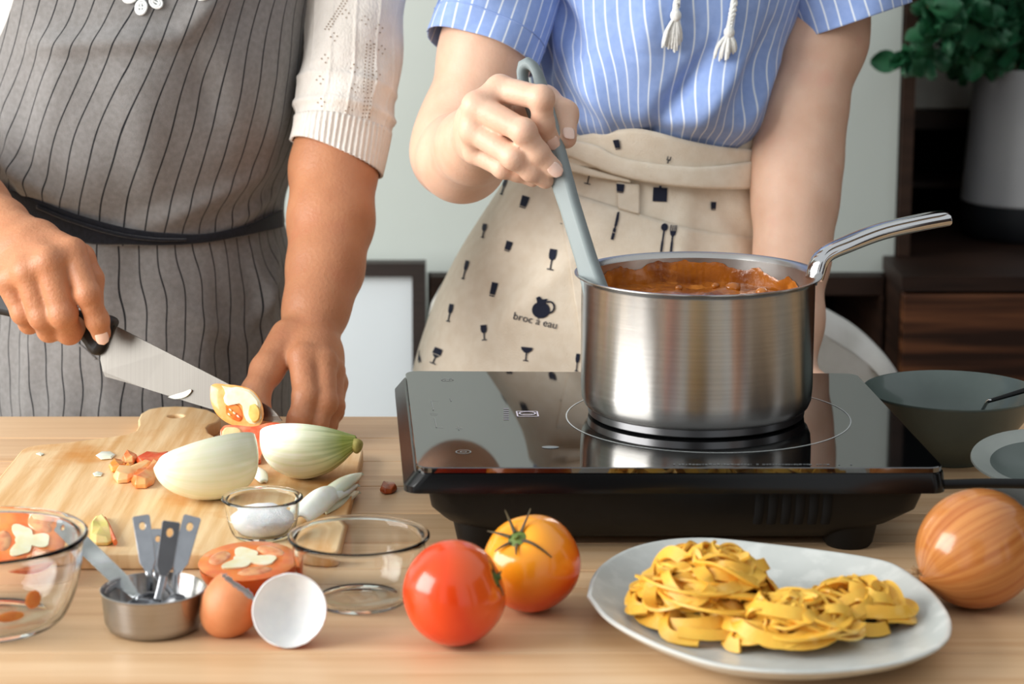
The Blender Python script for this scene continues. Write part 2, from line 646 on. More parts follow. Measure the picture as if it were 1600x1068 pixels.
dru = root('drawer_cabinet', (XD + 0.4, 2.9, 0), 'low walnut drawer cabinet right of the open niche', 'cabinet')
struct('cabinet_body', [box(XD, XD + 0.9, 2.68, 3.24, 0, ZD - 0.018)], M_dark, parent=dru)
struct('top_board', [box(XD - 0.002, XD + 0.9, 2.655, 3.24, ZD - 0.0175, ZD)], M_dark, parent=dru)
for k, (za, zb) in enumerate(((ZD - 0.235, ZD - 0.021), (ZD - 0.465, ZD - 0.240), (0.06, ZD - 0.470))):
    V, Fc = box(XD + 0.001, XD + 0.895, 2.655, 2.6795, za, zb)
    obj('drawer_front', V, Fc, M_walnut, dru, smooth=False, bevel=0.002)
# ---- open shelf tower standing on the drawer cabinet
tw = root('shelf_tower', (XR + 0.4, 3.0, ZD), 'tall dark wooden shelf standing on the drawer cabinet', 'shelf')
M_tower = mat('tower_wood', (58, 40, 30), 0.5, (40, 27, 20), 8, (1, 1, 10), spec=0.3)
struct('side_panel', [box(XR + 0.002, XR + 0.017, 2.79, 3.22, ZD + 0.001, 2.5)], M_tower, parent=tw)
struct('side_panel', [box(XR + 0.85, XR + 0.868, 2.80, 3.22, ZD + 0.001, 2.5)], M_tower, parent=tw)
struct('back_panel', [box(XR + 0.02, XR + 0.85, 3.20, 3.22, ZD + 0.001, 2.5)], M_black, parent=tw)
for za, th, y0 in ((zat(290, 3.1), 0.008, 3.08), (zat(171, 3.08) - 0.025, 0.025, 3.07), (T + 0.50, 0.02, 2.82), (T + 0.95, 0.02, 2.82)):
    struct('shelf_board', [box(XR + 0.02, XR + 0.85, y0, 3.2, za, za + th)], M_tower, parent=tw)
zb = zat(171, 3.08) + 0.001
V, Fc = box(XR + 0.025, XR + 0.20, 3.075, 3.19, zb, zb + 0.085)
tag(obj('storage_box', V, Fc, mat('box_card', (205, 205, 195), 0.8, (190, 190, 182), 40), smooth=False, bevel=0.003),
    'plain pale storage box on the dark shelf behind the plant', 'box')

# ---- framed picture leaning on the wall
M_frame = mat('frame_wood', (50, 40, 36), 0.5, (38, 30, 27), 30, (1, 1, 12))
M_board = mat('picture_white', (222, 230, 234), 0.35, (214, 223, 228), 2.0, coat=0.3)
fr = root('picture_frame', (-0.36, 2.62, 0), 'dark wooden picture frame with a blank pale sheet leaning on the wall', 'picture frame')
fx1 = P(665, 420, 2.66)[0]
fx0 = fx1 - 0.56
fz1 = zat(409, 2.66)
def lean(V):
    V = np.array(V, float)
    V[:, 1] += (V[:, 2] - fz1) * 0.12 * 1.0
    return V
for nm, b in (('frame_bar', box(fx0, fx1, 2.65, 2.675, fz1 - 0.0155, fz1)), ('frame_bar', box(fx0, fx1, 2.65, 2.675, 0.0, 0.0155)),
              ('frame_bar', box(fx0, fx0 + 0.0155, 2.65, 2.675, 0.0155, fz1 - 0.0155)), ('frame_bar', box(fx1 - 0.0155, fx1, 2.65, 2.675, 0.0155, fz1 - 0.0155))):
    obj(nm, lean(b[0]), b[1], M_frame, fr, smooth=False)
b = box(fx0 + 0.0155, fx1 - 0.0155, 2.662, 2.668, 0.0155, fz1 - 0.0155)
obj('picture_sheet', lean(b[0]), b[1], M_board, fr, smooth=False)

# ---- white covered chair behind the person in blue
M_linen = mat('white_linen', (236, 234, 228), 0.9, (222, 220, 212), 30, bump=0.4, bscale=12, sheen=0.2, spec=0.2)
ch = root('covered_chair', (0.15, 2.5, 0), 'chair under a white linen cover behind the person in blue', 'chair')
out = [(640, 1500), (655, 900), (664, 640), (668, 510), (680, 470), (706, 438), (760, 418), (880, 405), (1000, 402), (1120, 412), (1210, 440), (1285, 485), (1340, 519),
       (1380, 553), (1406, 588), (1426, 640), (1445, 740), (1470, 900), (1500, 1500)]
o3 = spline([P(u, min(v, 1150), 2.40) for u, v in out], 90)
o3[:, 2] = np.where(np.arange(90) < 3, 0.02, np.where(np.arange(90) > 86, 0.02, o3[:, 2]))
cen = o3.mean(0)
rows = []
for s, y in ((0.90, -0.012), (0.97, -0.004), (1.0, 0.010), (1.0, 0.045), (0.97, 0.062), (0.90, 0.070)):
    q = o3.copy()
    q[:, 0] = cen[0] + (q[:, 0] - cen[0]) * (1 - (1 - s) * 0.35)
    q[:, 2] = 0.02 + (q[:, 2] - 0.02) * (1 - (1 - s) * 0.25)
    q[:, 1] = 2.40 + y + 0.006 * np.sin(np.arange(90) * 0.55)
    rows.append(q)
V = np.vstack(rows)
Fc = grid_faces(6, 90)
Fc += [tuple(range(90)), tuple(range(5 * 90, 6 * 90))[::-1]]
obj('back_cover', V, Fc, M_linen, ch, smooth=50)
V, Fc = box(-0.08, 0.40, 2.475, 2.74, 0.36, 0.46)
obj('seat_cover', V, Fc, M_linen, ch, smooth=40, bevel=0.02)
for x, y in ((-0.06, 2.49), (0.38, 2.49), (-0.06, 2.72), (0.38, 2.72)):
    V, Fc = tube([(x, y, 0.0), (x, y, 0.37)], [0.014, 0.018], 10, up=(0, 1, 0))
    obj('leg', V, Fc, M_dark, ch)

# ---- plant in a pale pot with a black foot
pc = P(1598, 372, 2.95)
pc[2] = ZD + 0.0005
plant = root('potted_plant', pc, 'bushy dark green plant in a pale grey pot with black foot, on the cabinet', 'plant')
zk = zat(326, 2.88) - ZD
zt = zat(112, 2.88) - ZD
V, Fc = lathe([(0, 0), (0.070, 0), (0.077, 0.006), (0.081, zk * 0.6), (0.0815, zk)], 48, pc)
obj('pot_foot', V, Fc, mat('pot_black', (30, 32, 36), 0.5), plant)
V, Fc = lathe([(0.0, zk), (0.080, zk), (0.0815, zk + 0.002), (0.070, zt), (0.066, zt), (0.066, zt - 0.02), (0, zt - 0.02)], 48, pc)
obj('pot', V, Fc, mat('pot_grey', (186, 186, 186), 0.5, (172, 172, 174), 10), plant)
V, Fc = lathe([(0, zt - 0.018), (0.0655, zt - 0.018), (0.06, zt - 0.012), (0, zt - 0.008)], 32, pc)
obj('soil', V, Fc, mat('soil', (40, 30, 22), 0.95, (25, 18, 14), 200), plant)
M_leaf = mat('leaf_green', (58, 128, 84), 0.5, (32, 88, 58), 60, c3=(130, 180, 140), scale3=30, contrast3=(0.58, 0.75))
rng = random.Random(5)
lv = []
nl = 8
lm = []
for i in range(7):
    t = i / 6
    w = math.sin(PI * min(1, t * 0.92 + 0.06)) ** 0.7 * 0.010
    for j in (-1, -0.5, 0, 0.5, 1):
        lm.append((w * j, t * 0.024, 0.006 * t * t + 0.004 * j * j))
lfc = grid_faces(7, 5)
lme = bpy.data.meshes.new('leaf')
lme.from_pydata(lm, [], lfc)
lme.materials.append(M_leaf)
smooth_angle(lme, None)
stems = [[(1590, 130), (1570, 60), (1545, 0)], [(1600, 130), (1605, 50), (1610, -40)], [(1585, 130), (1530, 90), (1470, 95), (1408, 95)],
         [(1590, 130), (1545, 70), (1490, 30)], [(1610, 130), (1650, 60), (1680, 0)], [(1595, 130), (1560, 40), (1500, -30)], [(1590, 120), (1565, 80), (1535, 60)],
         [(1600, 125), (1585, 70), (1570, 40)], [(1590, 125), (1545, 105), (1505, 100)], [(1590, 125), (1535, 60), (1455, 55)], [(1600, 125), (1550, 95), (1490, 65)],
         [(1600, 125), (1590, 60), (1600, 10)], [(1590, 120), (1530, 40), (1450, 10)]]
M_stem = mat('stem_brown', (120, 84, 52), 0.8, (90, 64, 40), 40)
for si, st in enumerate(stems):
    dy = rng.uniform(-0.05, 0.03) if si not in (2, 9, 12) else -0.23
    pts = [P(u, v, 2.93 + (dy * k / (len(st) - 1))) for k, (u, v) in enumerate(st)]
    pts[0] = pc + np.array([rng.uniform(-.02, .02), rng.uniform(-.02, .02), zt - 0.012])
    sp = spline(pts, 26)
    V, Fc = tube(sp, np.linspace(0.004, 0.0015, 26), 6, up=(0.1, 1, 0.2))
    obj('stem', V, Fc, M_stem, plant)
    for k in range(6, 26):
        for q in range(2 if k < 23 else 4):
            o = bpy.data.objects.new('leaf', lme)
            COL.objects.link(o)
            o.parent = plant
            d = Vector((rng.gauss(0, 1), rng.gauss(-0.4, 1), rng.gauss(0.3, 0.8))).normalized()
            e = d.to_track_quat('Y', 'Z').to_matrix().to_4x4()
            s = rng.uniform(0.95, 1.6)
            o.matrix_local = Matrix.Translation(Vector(sp[k] - LOC[plant.name])) @ e @ Matrix.Rotation(rng.uniform(-2, 2), 4, 'Y') @ Matrix.Diagonal((s, s, s, 1))

# ================================================================== the table
M_table = mat('table_wood', (224, 190, 150), 0.42, (206, 166, 122), 5, (0.8, 14, 3), contrast=(0.3, 0.75), c3=(188, 140, 98), scale3=4, stretch3=(0.5, 16, 2), contrast3=(0.55, 0.8),
              bump=0.06, bscale=20, bstretch=(1, 30, 1), rvar=True, distort=0.6)
seams = [1.887, 1.813, 1.740, 1.668, 1.595, 1.522, 1.461, 1.424, 1.30, 1.18, 1.06]
tb = root('dining_table', (0, 1.47, 0), 'light wooden plank table carrying all the cooking things', 'table')
for i, (ya, yb) in enumerate(zip(seams[1:], seams[:-1])):
    cuts = [-1.15, 1.15]
    V, Fc = box(cuts[0], cuts[1], ya + 0.0005, yb - 0.0005, T - 0.028, T)
    obj('plank', V, Fc, M_table, tb, smooth=False, bevel=0.0011)
for nm, b in (('rail', box(-1.05, 1.05, 1.10, 1.125, T - 0.10, T - 0.028)), ('rail', box(-1.05, 1.05, 1.80, 1.825, T - 0.10, T - 0.028)),
              ('rail', box(-1.05, -1.025, 1.125, 1.80, T - 0.10, T - 0.028)), ('rail', box(1.025, 1.05, 1.125, 1.80, T - 0.10, T - 0.028))):
    obj(nm, b[0], b[1], M_table, tb, smooth=False)
for x in (-1.06, 1.0):
    for y in (1.09, 1.785):
        V, Fc = box(x, x + 0.06, y, y + 0.06, 0, T - 0.0285)
        obj('leg', V, Fc, M_table, tb, smooth=False, bevel=0.004)

# ================================================================== things on the table
M_steel = mat('brushed_steel', (196, 194, 190), 0.27, (186, 184, 180), 3, (1, 1, 300), metal=1.0, aniso=0.9, bump=0.0)
M_chrome = mat('polished_steel', (205, 205, 205), 0.10, metal=1.0)
M_steel_in = mat('pan_inside', (190, 190, 188), 0.32, (170, 168, 165), 40, metal=1.0)
M_glass = mat('clear_glass', (252, 254, 253), 0.0, trans=1.0, ior=1.30)
M_blackplastic = mat('black_plastic', (9, 10, 11), 0.45, (13, 14, 15), 60, spec=0.3)

# ------------------------------------------------------------------ induction cooktop
GH = 0.065
g = {k: PZ(u, v, GH) for k, (u, v) in dict(FL=(651, 730), BL=(633, 579), BR=(1338, 583), FR=(1476, 730)).items()}
gc = (g['FL'] + g['BL'] + g['BR'] + g['FR']) / 4
def quad_pt(s, t):                      # s across, t to the back
    return (g['FL'] * (1 - s) + g['FR'] * s) * (1 - t) + (g['BL'] * (1 - s) + g['BR'] * s) * t
def rrect(s0, s1, t0, t1, r, n=6, z=0.0):
    """rounded rectangle in the (s, t) frame of the glass; r in metres"""
    W, D = 0.352, 0.287
    pts = []
    for cx, cy, a0 in ((s1 * W - r, t0 * D + r, -90), (s1 * W - r, t1 * D - r, 0), (s0 * W + r, t1 * D - r, 90), (s0 * W + r, t0 * D + r, 180)):
        for k in range(n + 1):
            a = rad(a0 + 90 * k / n)
            pts.append(quad_pt((cx + r * math.cos(a)) / W, (cy + r * math.sin(a)) / D) + np.array([0, 0, z]))
    return np.array(pts)
hob = root('induction_cooktop', (gc[0], gc[1], T), 'black glass induction cooktop under the steel saucepan', 'cooktop')
M_hob = mat('hob_glass', (7, 8, 9), 0.035, ior=2.25, spec=0.5, coat=0.0)
M_print = mat('hob_print', (190, 196, 196), 0.4)
M_print2 = mat('hob_print_dim', (120, 126, 126), 0.4)
def stack(rings):
    n = len(rings[0])
    V = np.vstack(rings)
    Fc = []
    for i in range(len(rings) - 1):
        for k in range(n):
            k2 = (k + 1) % n
            Fc.append((i * n + k, i * n + k2, (i + 1) * n + k2, (i + 1) * n + k))
    Fc += [tuple(range(n))[::-1], tuple(range((len(rings) - 1) * n, len(rings) * n))]
    return V, Fc
V, Fc = stack([rrect(0, 1, 0, 1, 0.010, z=-0.004), rrect(0, 1, 0, 1, 0.010, z=-0.0006), rrect(0.0015, 0.9985, 0.002, 0.998, 0.010, z=0)])
obj('glass_top', V, Fc, M_hob, hob, smooth=False)
e = 0.024
V, Fc = stack([rrect(-e, 1 + e * 0.2, -e * 0.55, 1.0, 0.010, z=-0.017), rrect(-e, 1 + e * 0.2, -e * 0.55, 1.0, 0.010, z=-0.0125), rrect(-0.004, 1.003, -0.006, 1.003, 0.011, z=-0.0042)])
obj('bezel', V, Fc, mat('bezel_black', (8, 9, 10), 0.22, ior=1.4), hob, smooth=30)
V, Fc = stack([rrect(0.10, 0.86, 0.10, 0.92, 0.03, z=-0.056), rrect(0.055, 0.93, 0.06, 0.95, 0.03, z=-0.046), rrect(0.03, 0.965, 0.03, 0.97, 0.02, z=-0.034), rrect(0.022, 0.975, 0.02, 0.98, 0.012, z=-0.0172)])
obj('lower_body', V, Fc, M_blackplastic, hob, smooth=35)
for s, t in ((0.13, 0.14), (0.845, 0.14), (0.13, 0.86), (0.845, 0.86)):
    c = quad_pt(s, t)
    V, Fc = lathe([(0, 0), (0.015, 0), (0.017, 0.003), (0.021, 0.022), (0, 0.022)], 20, (c[0], c[1], T + 0.0002))
    obj('foot', V, Fc, M_blackplastic, hob)
for k in range(6):                      # vent slots in the front
    s = 0.655 + 0.026 * k
    sp_ = [quad_pt(s, t) + np.array([0, -0.0004, z]) for t, z in ((0.0212, -0.019), (0.030, -0.034), (0.052, -0.043))]
    V, Fc = tube(sp_, 0.0032, 8, up=(1, 0, 0), w=0.0009)
    obj('vent_slot', V, Fc, mat('slot_black', (2, 2, 2), 0.9) if k == 0 else bpy.data.materials['slot_black'], hob)
hc = PZ(1106, 651, GH)
def ring_print(c, r, w, n=96, z=0.00025, sq=1.0):
    V = []
    for k in range(n):
        a = 2 * PI * k / n
        for q in (r - w / 2, r + w / 2):
            V.append((c[0] + q * math.cos(a), c[1] + q * sq * math.sin(a), T + GH + z))
    return np.array(V), grid_faces(n, 2, True, False, flip=True)
V, Fc = ring_print(hc, 0.1025, 0.0009)
obj('cooking_zone_ring', V, Fc, M_print, hob, smooth=False)
def px_quad(u0, v0, u1, v1, z=0.0003):  # a thin printed bar on the glass
    a, b2 = PZ(u0, v0, GH + z), PZ(u1, v1, GH + z)
    return a, b2
def print_bar(p, q, w):
    d = unit(q - p)
    n = np.array([-d[1], d[0], 0]) * w / 2
    return np.array([p - n, q - n, q + n, p + n]), [(0, 1, 2, 3)]
bars = []
for u0, v0, u1, v1, w in ((674, 625, 677, 640, 0.0007), (679, 652, 682, 667, 0.0007), (674, 625, 684, 625, 0.0004), (682, 667, 693, 667, 0.0004),
                          (672, 645, 684, 645, 0.0005), (673, 647, 683, 647, 0.0005), (703, 621, 705, 626, 0.0006), (712, 668, 722, 668, 0.0006), (716, 665, 717, 671, 0.0006)):
    p, q = px_quad(u0, v0, u1, v1)
    bars.append(print_bar(p, q, w))
V, Fc = join(bars)
obj('control_marks', V, Fc, M_print2, hob, smooth=False)
parts = []
for u, v, r in ((699, 593, 0.0045), (724, 706, 0.0050)):
    parts.append(ring_print(PZ(u, v, GH), r, 0.0008, 28, z=0.0003))
    parts.append(ring_print(PZ(u, v, GH), r * 0.4, 0.0007, 18, z=0.0003))
V, Fc = join(parts)
obj('key_symbols', V, Fc, M_print2, hob, smooth=False)
# small printed plate with an oval sign, and the faint grey patch beside it
c = PZ(824, 646, GH)
ov = ring_print(c, 0.0058, 0.0012, 36, z=0.0004, sq=0.9)
fr4 = []
for a, b2 in (((807, 642), (839, 642)), ((839, 642), (841, 650)), ((841, 650), (809, 650)), ((809, 650), (807, 642))):
    fr4.append(print_bar(PZ(*a, GH + 0.0003), PZ(*b2, GH + 0.0003), 0.0011))
fr4.append(print_bar(PZ(817, 646.5, GH + 0.0003), PZ(832, 646.5, GH + 0.0003), 0.0008))
V, Fc = join(fr4 + [ov])
obj('printed_sign', V, Fc, mat('sign_print', (205, 200, 214), 0.5), hob, smooth=False)
V, Fc = join([print_bar(PZ(787, 638 + k * 3.3, GH + 0.0003), PZ(795, 638 + k * 3.3, GH + 0.0003), 0.0016) for k in range(6)])
obj('printed_note', V, Fc, mat('note_print', (150, 142, 160), 0.5), hob, smooth=False)
# line of tiny printed caution lettering along the front edge
rg = random.Random(3)
dash = []
u = 1052
while u < 1330:
    w = rg.uniform(2.2, 5)
    if rg.random() > 0.14:
        dash.append(print_bar(PZ(u, 725 + rg.uniform(-.5, .5), GH + 0.0003), PZ(u + w, 725, GH + 0.0003), rg.uniform(0.0010, 0.0022)))
    u += w + rg.uniform(1, 2)
V, Fc = join(dash)
obj('caution_print', V, Fc, mat('caution_print', (105, 110, 112), 0.5), hob, smooth=False)
# dried splash beside the pan
V, Fc = ball(PZ(860, 698, GH + 0.0003), (0.006, 0.0035, 0.0004), 14, 4)
obj('dried_splash', V, Fc, M_print2, hob)
cs = quad_pt(1.0, 0.03) + np.array([0, 0, -0.014])
cord = spline([cs, cs + np.array([0.05, 0.002, 0.0]), cs + np.array([0.16, 0.0, -0.004]), cs + np.array([0.30, 0.02, -0.036]), cs + np.array([0.42, 0.05, -0.0475]), cs + np.array([0.65, 0.10, -0.0475])], 50)
V, Fc = tube(cord, 0.0033, 10)
obj('power_cord', V, Fc, M_blackplastic, hob)

# ------------------------------------------------------------------ saucepan
pb = PZ(1087, 645, GH)
pb[2] = T + GH + 0.0006
PR, PH = 0.084, zat(427, pb[1]) - pb[2]
pan = root('saucepan', pb, 'brushed steel saucepan with a long chrome handle on the cooktop', 'saucepan')
V, Fc = lathe([(0, 0.0), (0.0765, 0.0), (0.0785, 0.0012), (0.0790, 0.006)], 96, pb)
obj('base_disc', V, Fc, mat('base_steel', (150, 150, 152), 0.3, metal=1.0, aniso=0.5), pan)
prof = [(0.0765, 0.0061), (0.0790, 0.0062), (0.0815, 0.0085), (0.0833, 0.013), (PR, 0.022), (PR, PH - 0.004), (PR + 0.0010, PH - 0.002), (PR + 0.0040, PH - 0.0004), (PR + 0.0050, PH + 0.0001), (PR + 0.0050, PH + 0.0008), (PR + 0.0035, PH + 0.0009),
        (PR + 0.0005, PH - 0.0002), (PR - 0.0012, PH - 0.003)]
V, Fc = lathe(prof, 128, pb)
obj('pan_wall', V, Fc, M_steel, pan, smooth=50)
prof = [(PR - 0.0012, PH - 0.003), (PR - 0.0014, 0.02), (0.078, 0.010), (0.07, 0.0075), (0, 0.0075)]
V, Fc = lathe(prof, 96, pb)
obj('pan_inside', V, Fc, M_steel_in, pan, smooth=50)
hp = [pb + np.array([PR * 0.998, 0.002, PH - 0.0045])] + [P(u, v, y) for u, v, y in ((1285, 402, 1.640), (1325, 382, 1.648), (1375, 363, 1.658), (1430, 350, 1.668), (1466, 343, 1.675), (1479, 341, 1.678))]
hs = spline(hp, 44)
tt = np.linspace(0, 1, 44)
V, Fc = tube(hs, np.interp(tt, [0, .12, .3, .6, .9, .97, 1], [.0045, .0050, .0050, .0055, .0055, .0050, .0025]), 20, up=(0, 0, 1),
             w=np.interp(tt, [0, .1, .25, .6, .93, .98, 1], [.007, .0075, .0085, .0095, .0105, .0085, .004]), power=0.8)
obj('handle', V, Fc, M_chrome, pan, smooth=60)
V, Fc = tube(hs[2:42] + np.array([0, -0.0015, 0.0050]), np.interp(tt[2:42], [0, .3, .8, 1], [.0010, .0018, .0018, .0008]), 10, w=np.interp(tt[2:42], [0, .3, .8, 1], [.004, .006, .007, .004]))
obj('handle_ridge', V, Fc, M_chrome, pan, smooth=60)
V, Fc = ball(pb + np.array([PR + 0.0005, 0.002, PH - 0.006]), (0.0015, 0.010, 0.003), 18, 10)
obj('handle_bracket', V, Fc, M_chrome, pan)

# ------------------------------------------------------------------ tomato sauce in the pan
SZ = PH - 0.021
M_sauce = mat('tomato_sauce', (180, 104, 24), 0.22, (128, 64, 10), 45, contrast=(0.35, 0.65), c3=(200, 124, 48), scale3=70, contrast3=(0.58, 0.72), bump=0.8, bscale=90, coat=0.4)
nr, na = 16, 72
V, Fc = [], []
for i in range(nr):
    for k in range(na):
        a = 2 * PI * k / na
        r = (PR - 0.0016) * (i + 0.4) / (nr - 0.6)
        x, y = r * math.cos(a), r * math.sin(a)
        z = SZ + 0.0030 * mnoise.noise(Vector((x * 60, y * 60, 3))) + 0.0016 * mnoise.noise(Vector((x * 190, y * 190, 1)))
        V.append((x, y, z))
Fc = grid_faces(nr, na, False, True)
Fc.append(tuple(range(na))[::-1])
V = np.array(V) + pb
Fc = [f[::-1] for f in Fc]
sauce = obj('tomato_sauce', V, Fc, M_sauce, smooth=None, base=pb + np.array([0, 0, 0.05]))
tag(sauce, 'thick orange brown tomato sauce inside the steel saucepan', 'sauce')
# sauce sticking to the inside of the pan, with an uneven upper edge and drips
V = []
NA = 200
for k in range(NA + 1):
    a = rad(12) + rad(156) * k / NA
    dg_ = math.degrees(a)
    top = 0.006 + 0.010 * math.exp(-((dg_ - 92) / 34) ** 2) + 0.0035 * mnoise.noise(Vector((a * 5, 0, 7))) + 0.002 * mnoise.noise(Vector((a * 17, 2, 7)))
    top += 0.005 * math.exp(-((dg_ - 52) / 6.0) ** 2) + 0.003 * math.exp(-((dg_ - 32) / 5.0) ** 2) + 0.006 * math.exp(-((dg_ - 135) / 12.0) ** 2)
    top = min(top, 0.0192)
    for s in (0, 0.25, 0.5, 0.75, 1.0):
        r = PR - 0.0022 + (0.0006 if s == 1 else 0) - 0.0004 * mnoise.noise(Vector((a * 30, s * 3, 0)))
        V.append((r * math.cos(a), r * math.sin(a), SZ - 0.002 + (top + 0.002) * s))
obj('sauce_smear', np.array(V) + pb, grid_faces(NA + 1, 5), M_sauce, sauce, smooth=None)
for k, (dx, dy, s) in enumerate(((0.03, 0.050, 0.006), (0.018, 0.058, 0.0035), (-0.01, 0.05, 0.003), (0.05, 0.035, 0.0045))):
    V, Fc = ball(pb + np.array([dx, dy, SZ + 0.001]), (s, s * 0.8, s * 0.7), 14, 8)
    obj('sauce_lump', V, Fc, M_sauce, sauce)

# ------------------------------------------------------------------ grey stirring spoon standing in the pan
M_silicone = mat('grey_silicone', (140, 150, 150), 0.55, (132, 142, 143), 20)
s_top, s_rim = P(820, 93, 1.700), P(925, 434, 1.622)
ax = unit(s_rim - s_top)
ez = unit(np.array([-0.45, -0.85, 0.0]) - ax * (np.array([-0.45, -0.85, 0.0]) @ ax))
ex = np.cross(ax, ez)
Ls = np.linalg.norm(s_rim - s_top) + 0.034
wpro = lambda t: np.interp(t, [0, 0.006, 0.014, 0.03, 0.06, 0.12, 0.16, 0.19, 0.215], [0.004, 0.0082, 0.0100, 0.0106, 0.0098, 0.0076, 0.0078, 0.0095, 0.010])
ts = np.concatenate([np.linspace(0, 0.03, 14), np.linspace(0.035, Ls, 30)])
outl = [(wpro(t), t) for t in ts] + [(-wpro(t), t) for t in ts[::-1]]
hole = [(0.0034 * math.cos(2 * PI * k / 24), 0.0165 + 0.0078 * math.sin(2 * PI * k / 24)) for k in range(24)]
V, Fc = curve_solid([outl, hole], 0.0006, 0.0036, 4)
V[:, 2] *= 1.35
V = place(V, s_top, ex, ax, ez)
spn = obj('stirring_spoon', V, Fc, M_silicone, smooth=60)
tag(spn, 'grey silicone stirring spoon held in the saucepan', 'spoon')

# ------------------------------------------------------------------ cutting board
BT = 0.011
M_cut = mat('board_wood', (236, 206, 160), 0.5, (214, 170, 114), 10, (10, 0.6, 1), contrast=(0.38, 0.64), c3=(206, 142, 70), scale3=11, contrast3=(0.54, 0.68), bump=0.08, bscale=60, bstretch=(8, 1, 1))
def on_board(u, v):
    p = PZ(u, v, BT)
    return (p[0], p[1])
bl = [on_board(*q) for q in ((217, 664), (216, 655), (220, 646), (232, 639), (252, 635.5), (275, 634.5), (300, 635.5), (325, 640), (340, 647), (345, 653), (340, 659), (328, 663), (323, 668), (326, 676), (338, 683), (360, 688))]
x0, x1, y0, y1 = -0.381, -0.1155, 1.4615, 1.752
rc = 0.022
front = [(x1 - 0.008 + 0.008 * math.cos(rad(a)), y0 + 0.008 + 0.008 * math.sin(rad(a))) for a in (0, -30, -60, -90)]
front += [(x0 + 0.008 + 0.008 * math.cos(rad(a)), y0 + 0.008 + 0.008 * math.sin(rad(a))) for a in (-90, -120, -150, -180)]
backl = [(x0 + rc + rc * math.cos(rad(a)), y1 - rc + rc * math.sin(rad(a))) for a in (180, 165, 150, 135, 120, 105, 90)]
neckl = [on_board(*q) for q in ((120, 689), (160, 684), (195, 679), (212, 673))]
backr = [(x1 - rc + rc * math.cos(rad(a)), y1 - rc + rc * math.sin(rad(a))) for a in (90, 70, 50, 30, 10, 0)]
outl = neckl + bl + backr + front + backl
hc2 = on_board(275, 650)
hole = [(hc2[0] + 0.0065 * math.cos(2 * PI * k / 20), hc2[1] + 0.0065 * math.sin(2 * PI * k / 20)) for k in range(20)]
V, Fc = curve_solid([outl, hole], BT / 2 - 0.0015, 0.0015, 2)
V[:, 2] += T + BT / 2 + 0.0002
tag(obj('cutting_board', V, Fc, M_cut, smooth=40), 'wooden cutting board with a rounded handle, wet with tomato juice', 'cutting board')
TB = T + BT + 0.0004

# ------------------------------------------------------------------ glass bowls
def glass_bowl(name, c, rb, rt, h, th, label, lip=0.0016):
    c = np.array(c, float)
    pr = [(0, 0.0004), (rb * 0.8, 0.0004), (rb * 0.85, 0), (rb * 0.97, 0)]
    n = 12
    for k in range(n + 1):
        t = k / n
        r = rb + (rt - th - rb) * (math.sin(t * PI / 2) ** 0.85) 
        z = h * (0.015 + 0.93 * t ** 1.25)
        pr.append((r, z))
    pr += [(rt - 0.0002, h * 0.965), (rt + lip * 0.3, h * 0.98), (rt + lip * 0.2, h), (rt - lip * 0.6, h + 0.0008), (rt - th - lip * 0.3, h * 0.99)]
    for k in range(n, -1, -1):
        t = k / n
        r = rb - th * 0.9 + (rt - th - rb) * (math.sin(t * PI / 2) ** 0.85)
        z = h * (0.015 + 0.93 * t ** 1.25) + th * (1.1 - t * 0.9)
        pr.append((r, z))
    pr += [(rb * 0.5, th + 0.001), (0, th + 0.001)]
    V, Fc = lathe(pr, 72, c)
    return tag(obj(name, V, Fc, M_glass, smooth=60, base=c), label, 'bowl')
gb1 = PZ(562, 938)
gb1[2] = T + 0.0004
glass_bowl('glass_bowl', gb1, 0.030, 0.0445, zat(836, gb1[1]) - T, 0.0024, 'empty clear glass bowl between the eggshells and the tomatoes')
gb2 = PZ(-14, 972)
gb2[2] = T + 0.0004
glass_bowl('glass_bowl', gb2, 0.042, 0.061, zat(836, gb2[1]) - T, 0.003, 'clear glass bowl with tomato traces at the left edge of the table')
gb3 = PZ(411, 836, BT)
gb3[2] = TB
salt = glass_bowl('salt_bowl', gb3, 0.0195, 0.0272, zat(776, gb3[1]) - TB, 0.0020, 'small clear glass bowl of salt on the cutting board')
V, Fc = lathe([(0, 0.0033), (0.0165, 0.0034), (0.0205, 0.008), (0.0222, 0.0125), (0.0205, 0.0145), (0.014, 0.0185), (0.006, 0.0205), (0, 0.0207)], 40, gb3)
V[:, 2] += 0.0012 * rnoise(V, 120, 3) * (V[:, 2] > gb3[2] + 0.011)
tag(obj('salt', V, Fc, mat('salt_white', (250, 250, 250), 0.8, (240, 242, 244), 300, bump=0.5, bscale=900, sss=0.2), smooth=None, base=gb3 + np.array([0, 0, 0.0033])), 'heap of white salt in the small glass bowl', 'salt')
M_juice = mat('tomato_juice', (236, 150, 60), 0.2, (224, 110, 40), 80, sss=0.2)
for k, (a, z, s, sh) in enumerate(((-62, 0.017, 0.0062, 0.5), (-45, 0.026, 0.004, 1.4))):
    rr = 0.0478 if k == 0 else 0.0515
    c = gb2 + np.array([rr * math.cos(rad(a)), rr * math.sin(rad(a)), z])
    ez = unit((math.cos(rad(a)), math.sin(rad(a)), 0))
    ex, ey, ez = basis(ez, (0, 0, 1))
    V, Fc = ball((0, 0, 0), (s * sh, s * 1.4, 0.0012), 14, 8)
    V = place(V, c - ez * 0.004, ex, ey, ez)
    tag(obj('tomato_flesh_scrap', V, Fc, M_juice), ('larger wet orange tomato scrap' if k == 0 else 'thin orange tomato streak') + ' stuck inside the left glass bowl', 'tomato')

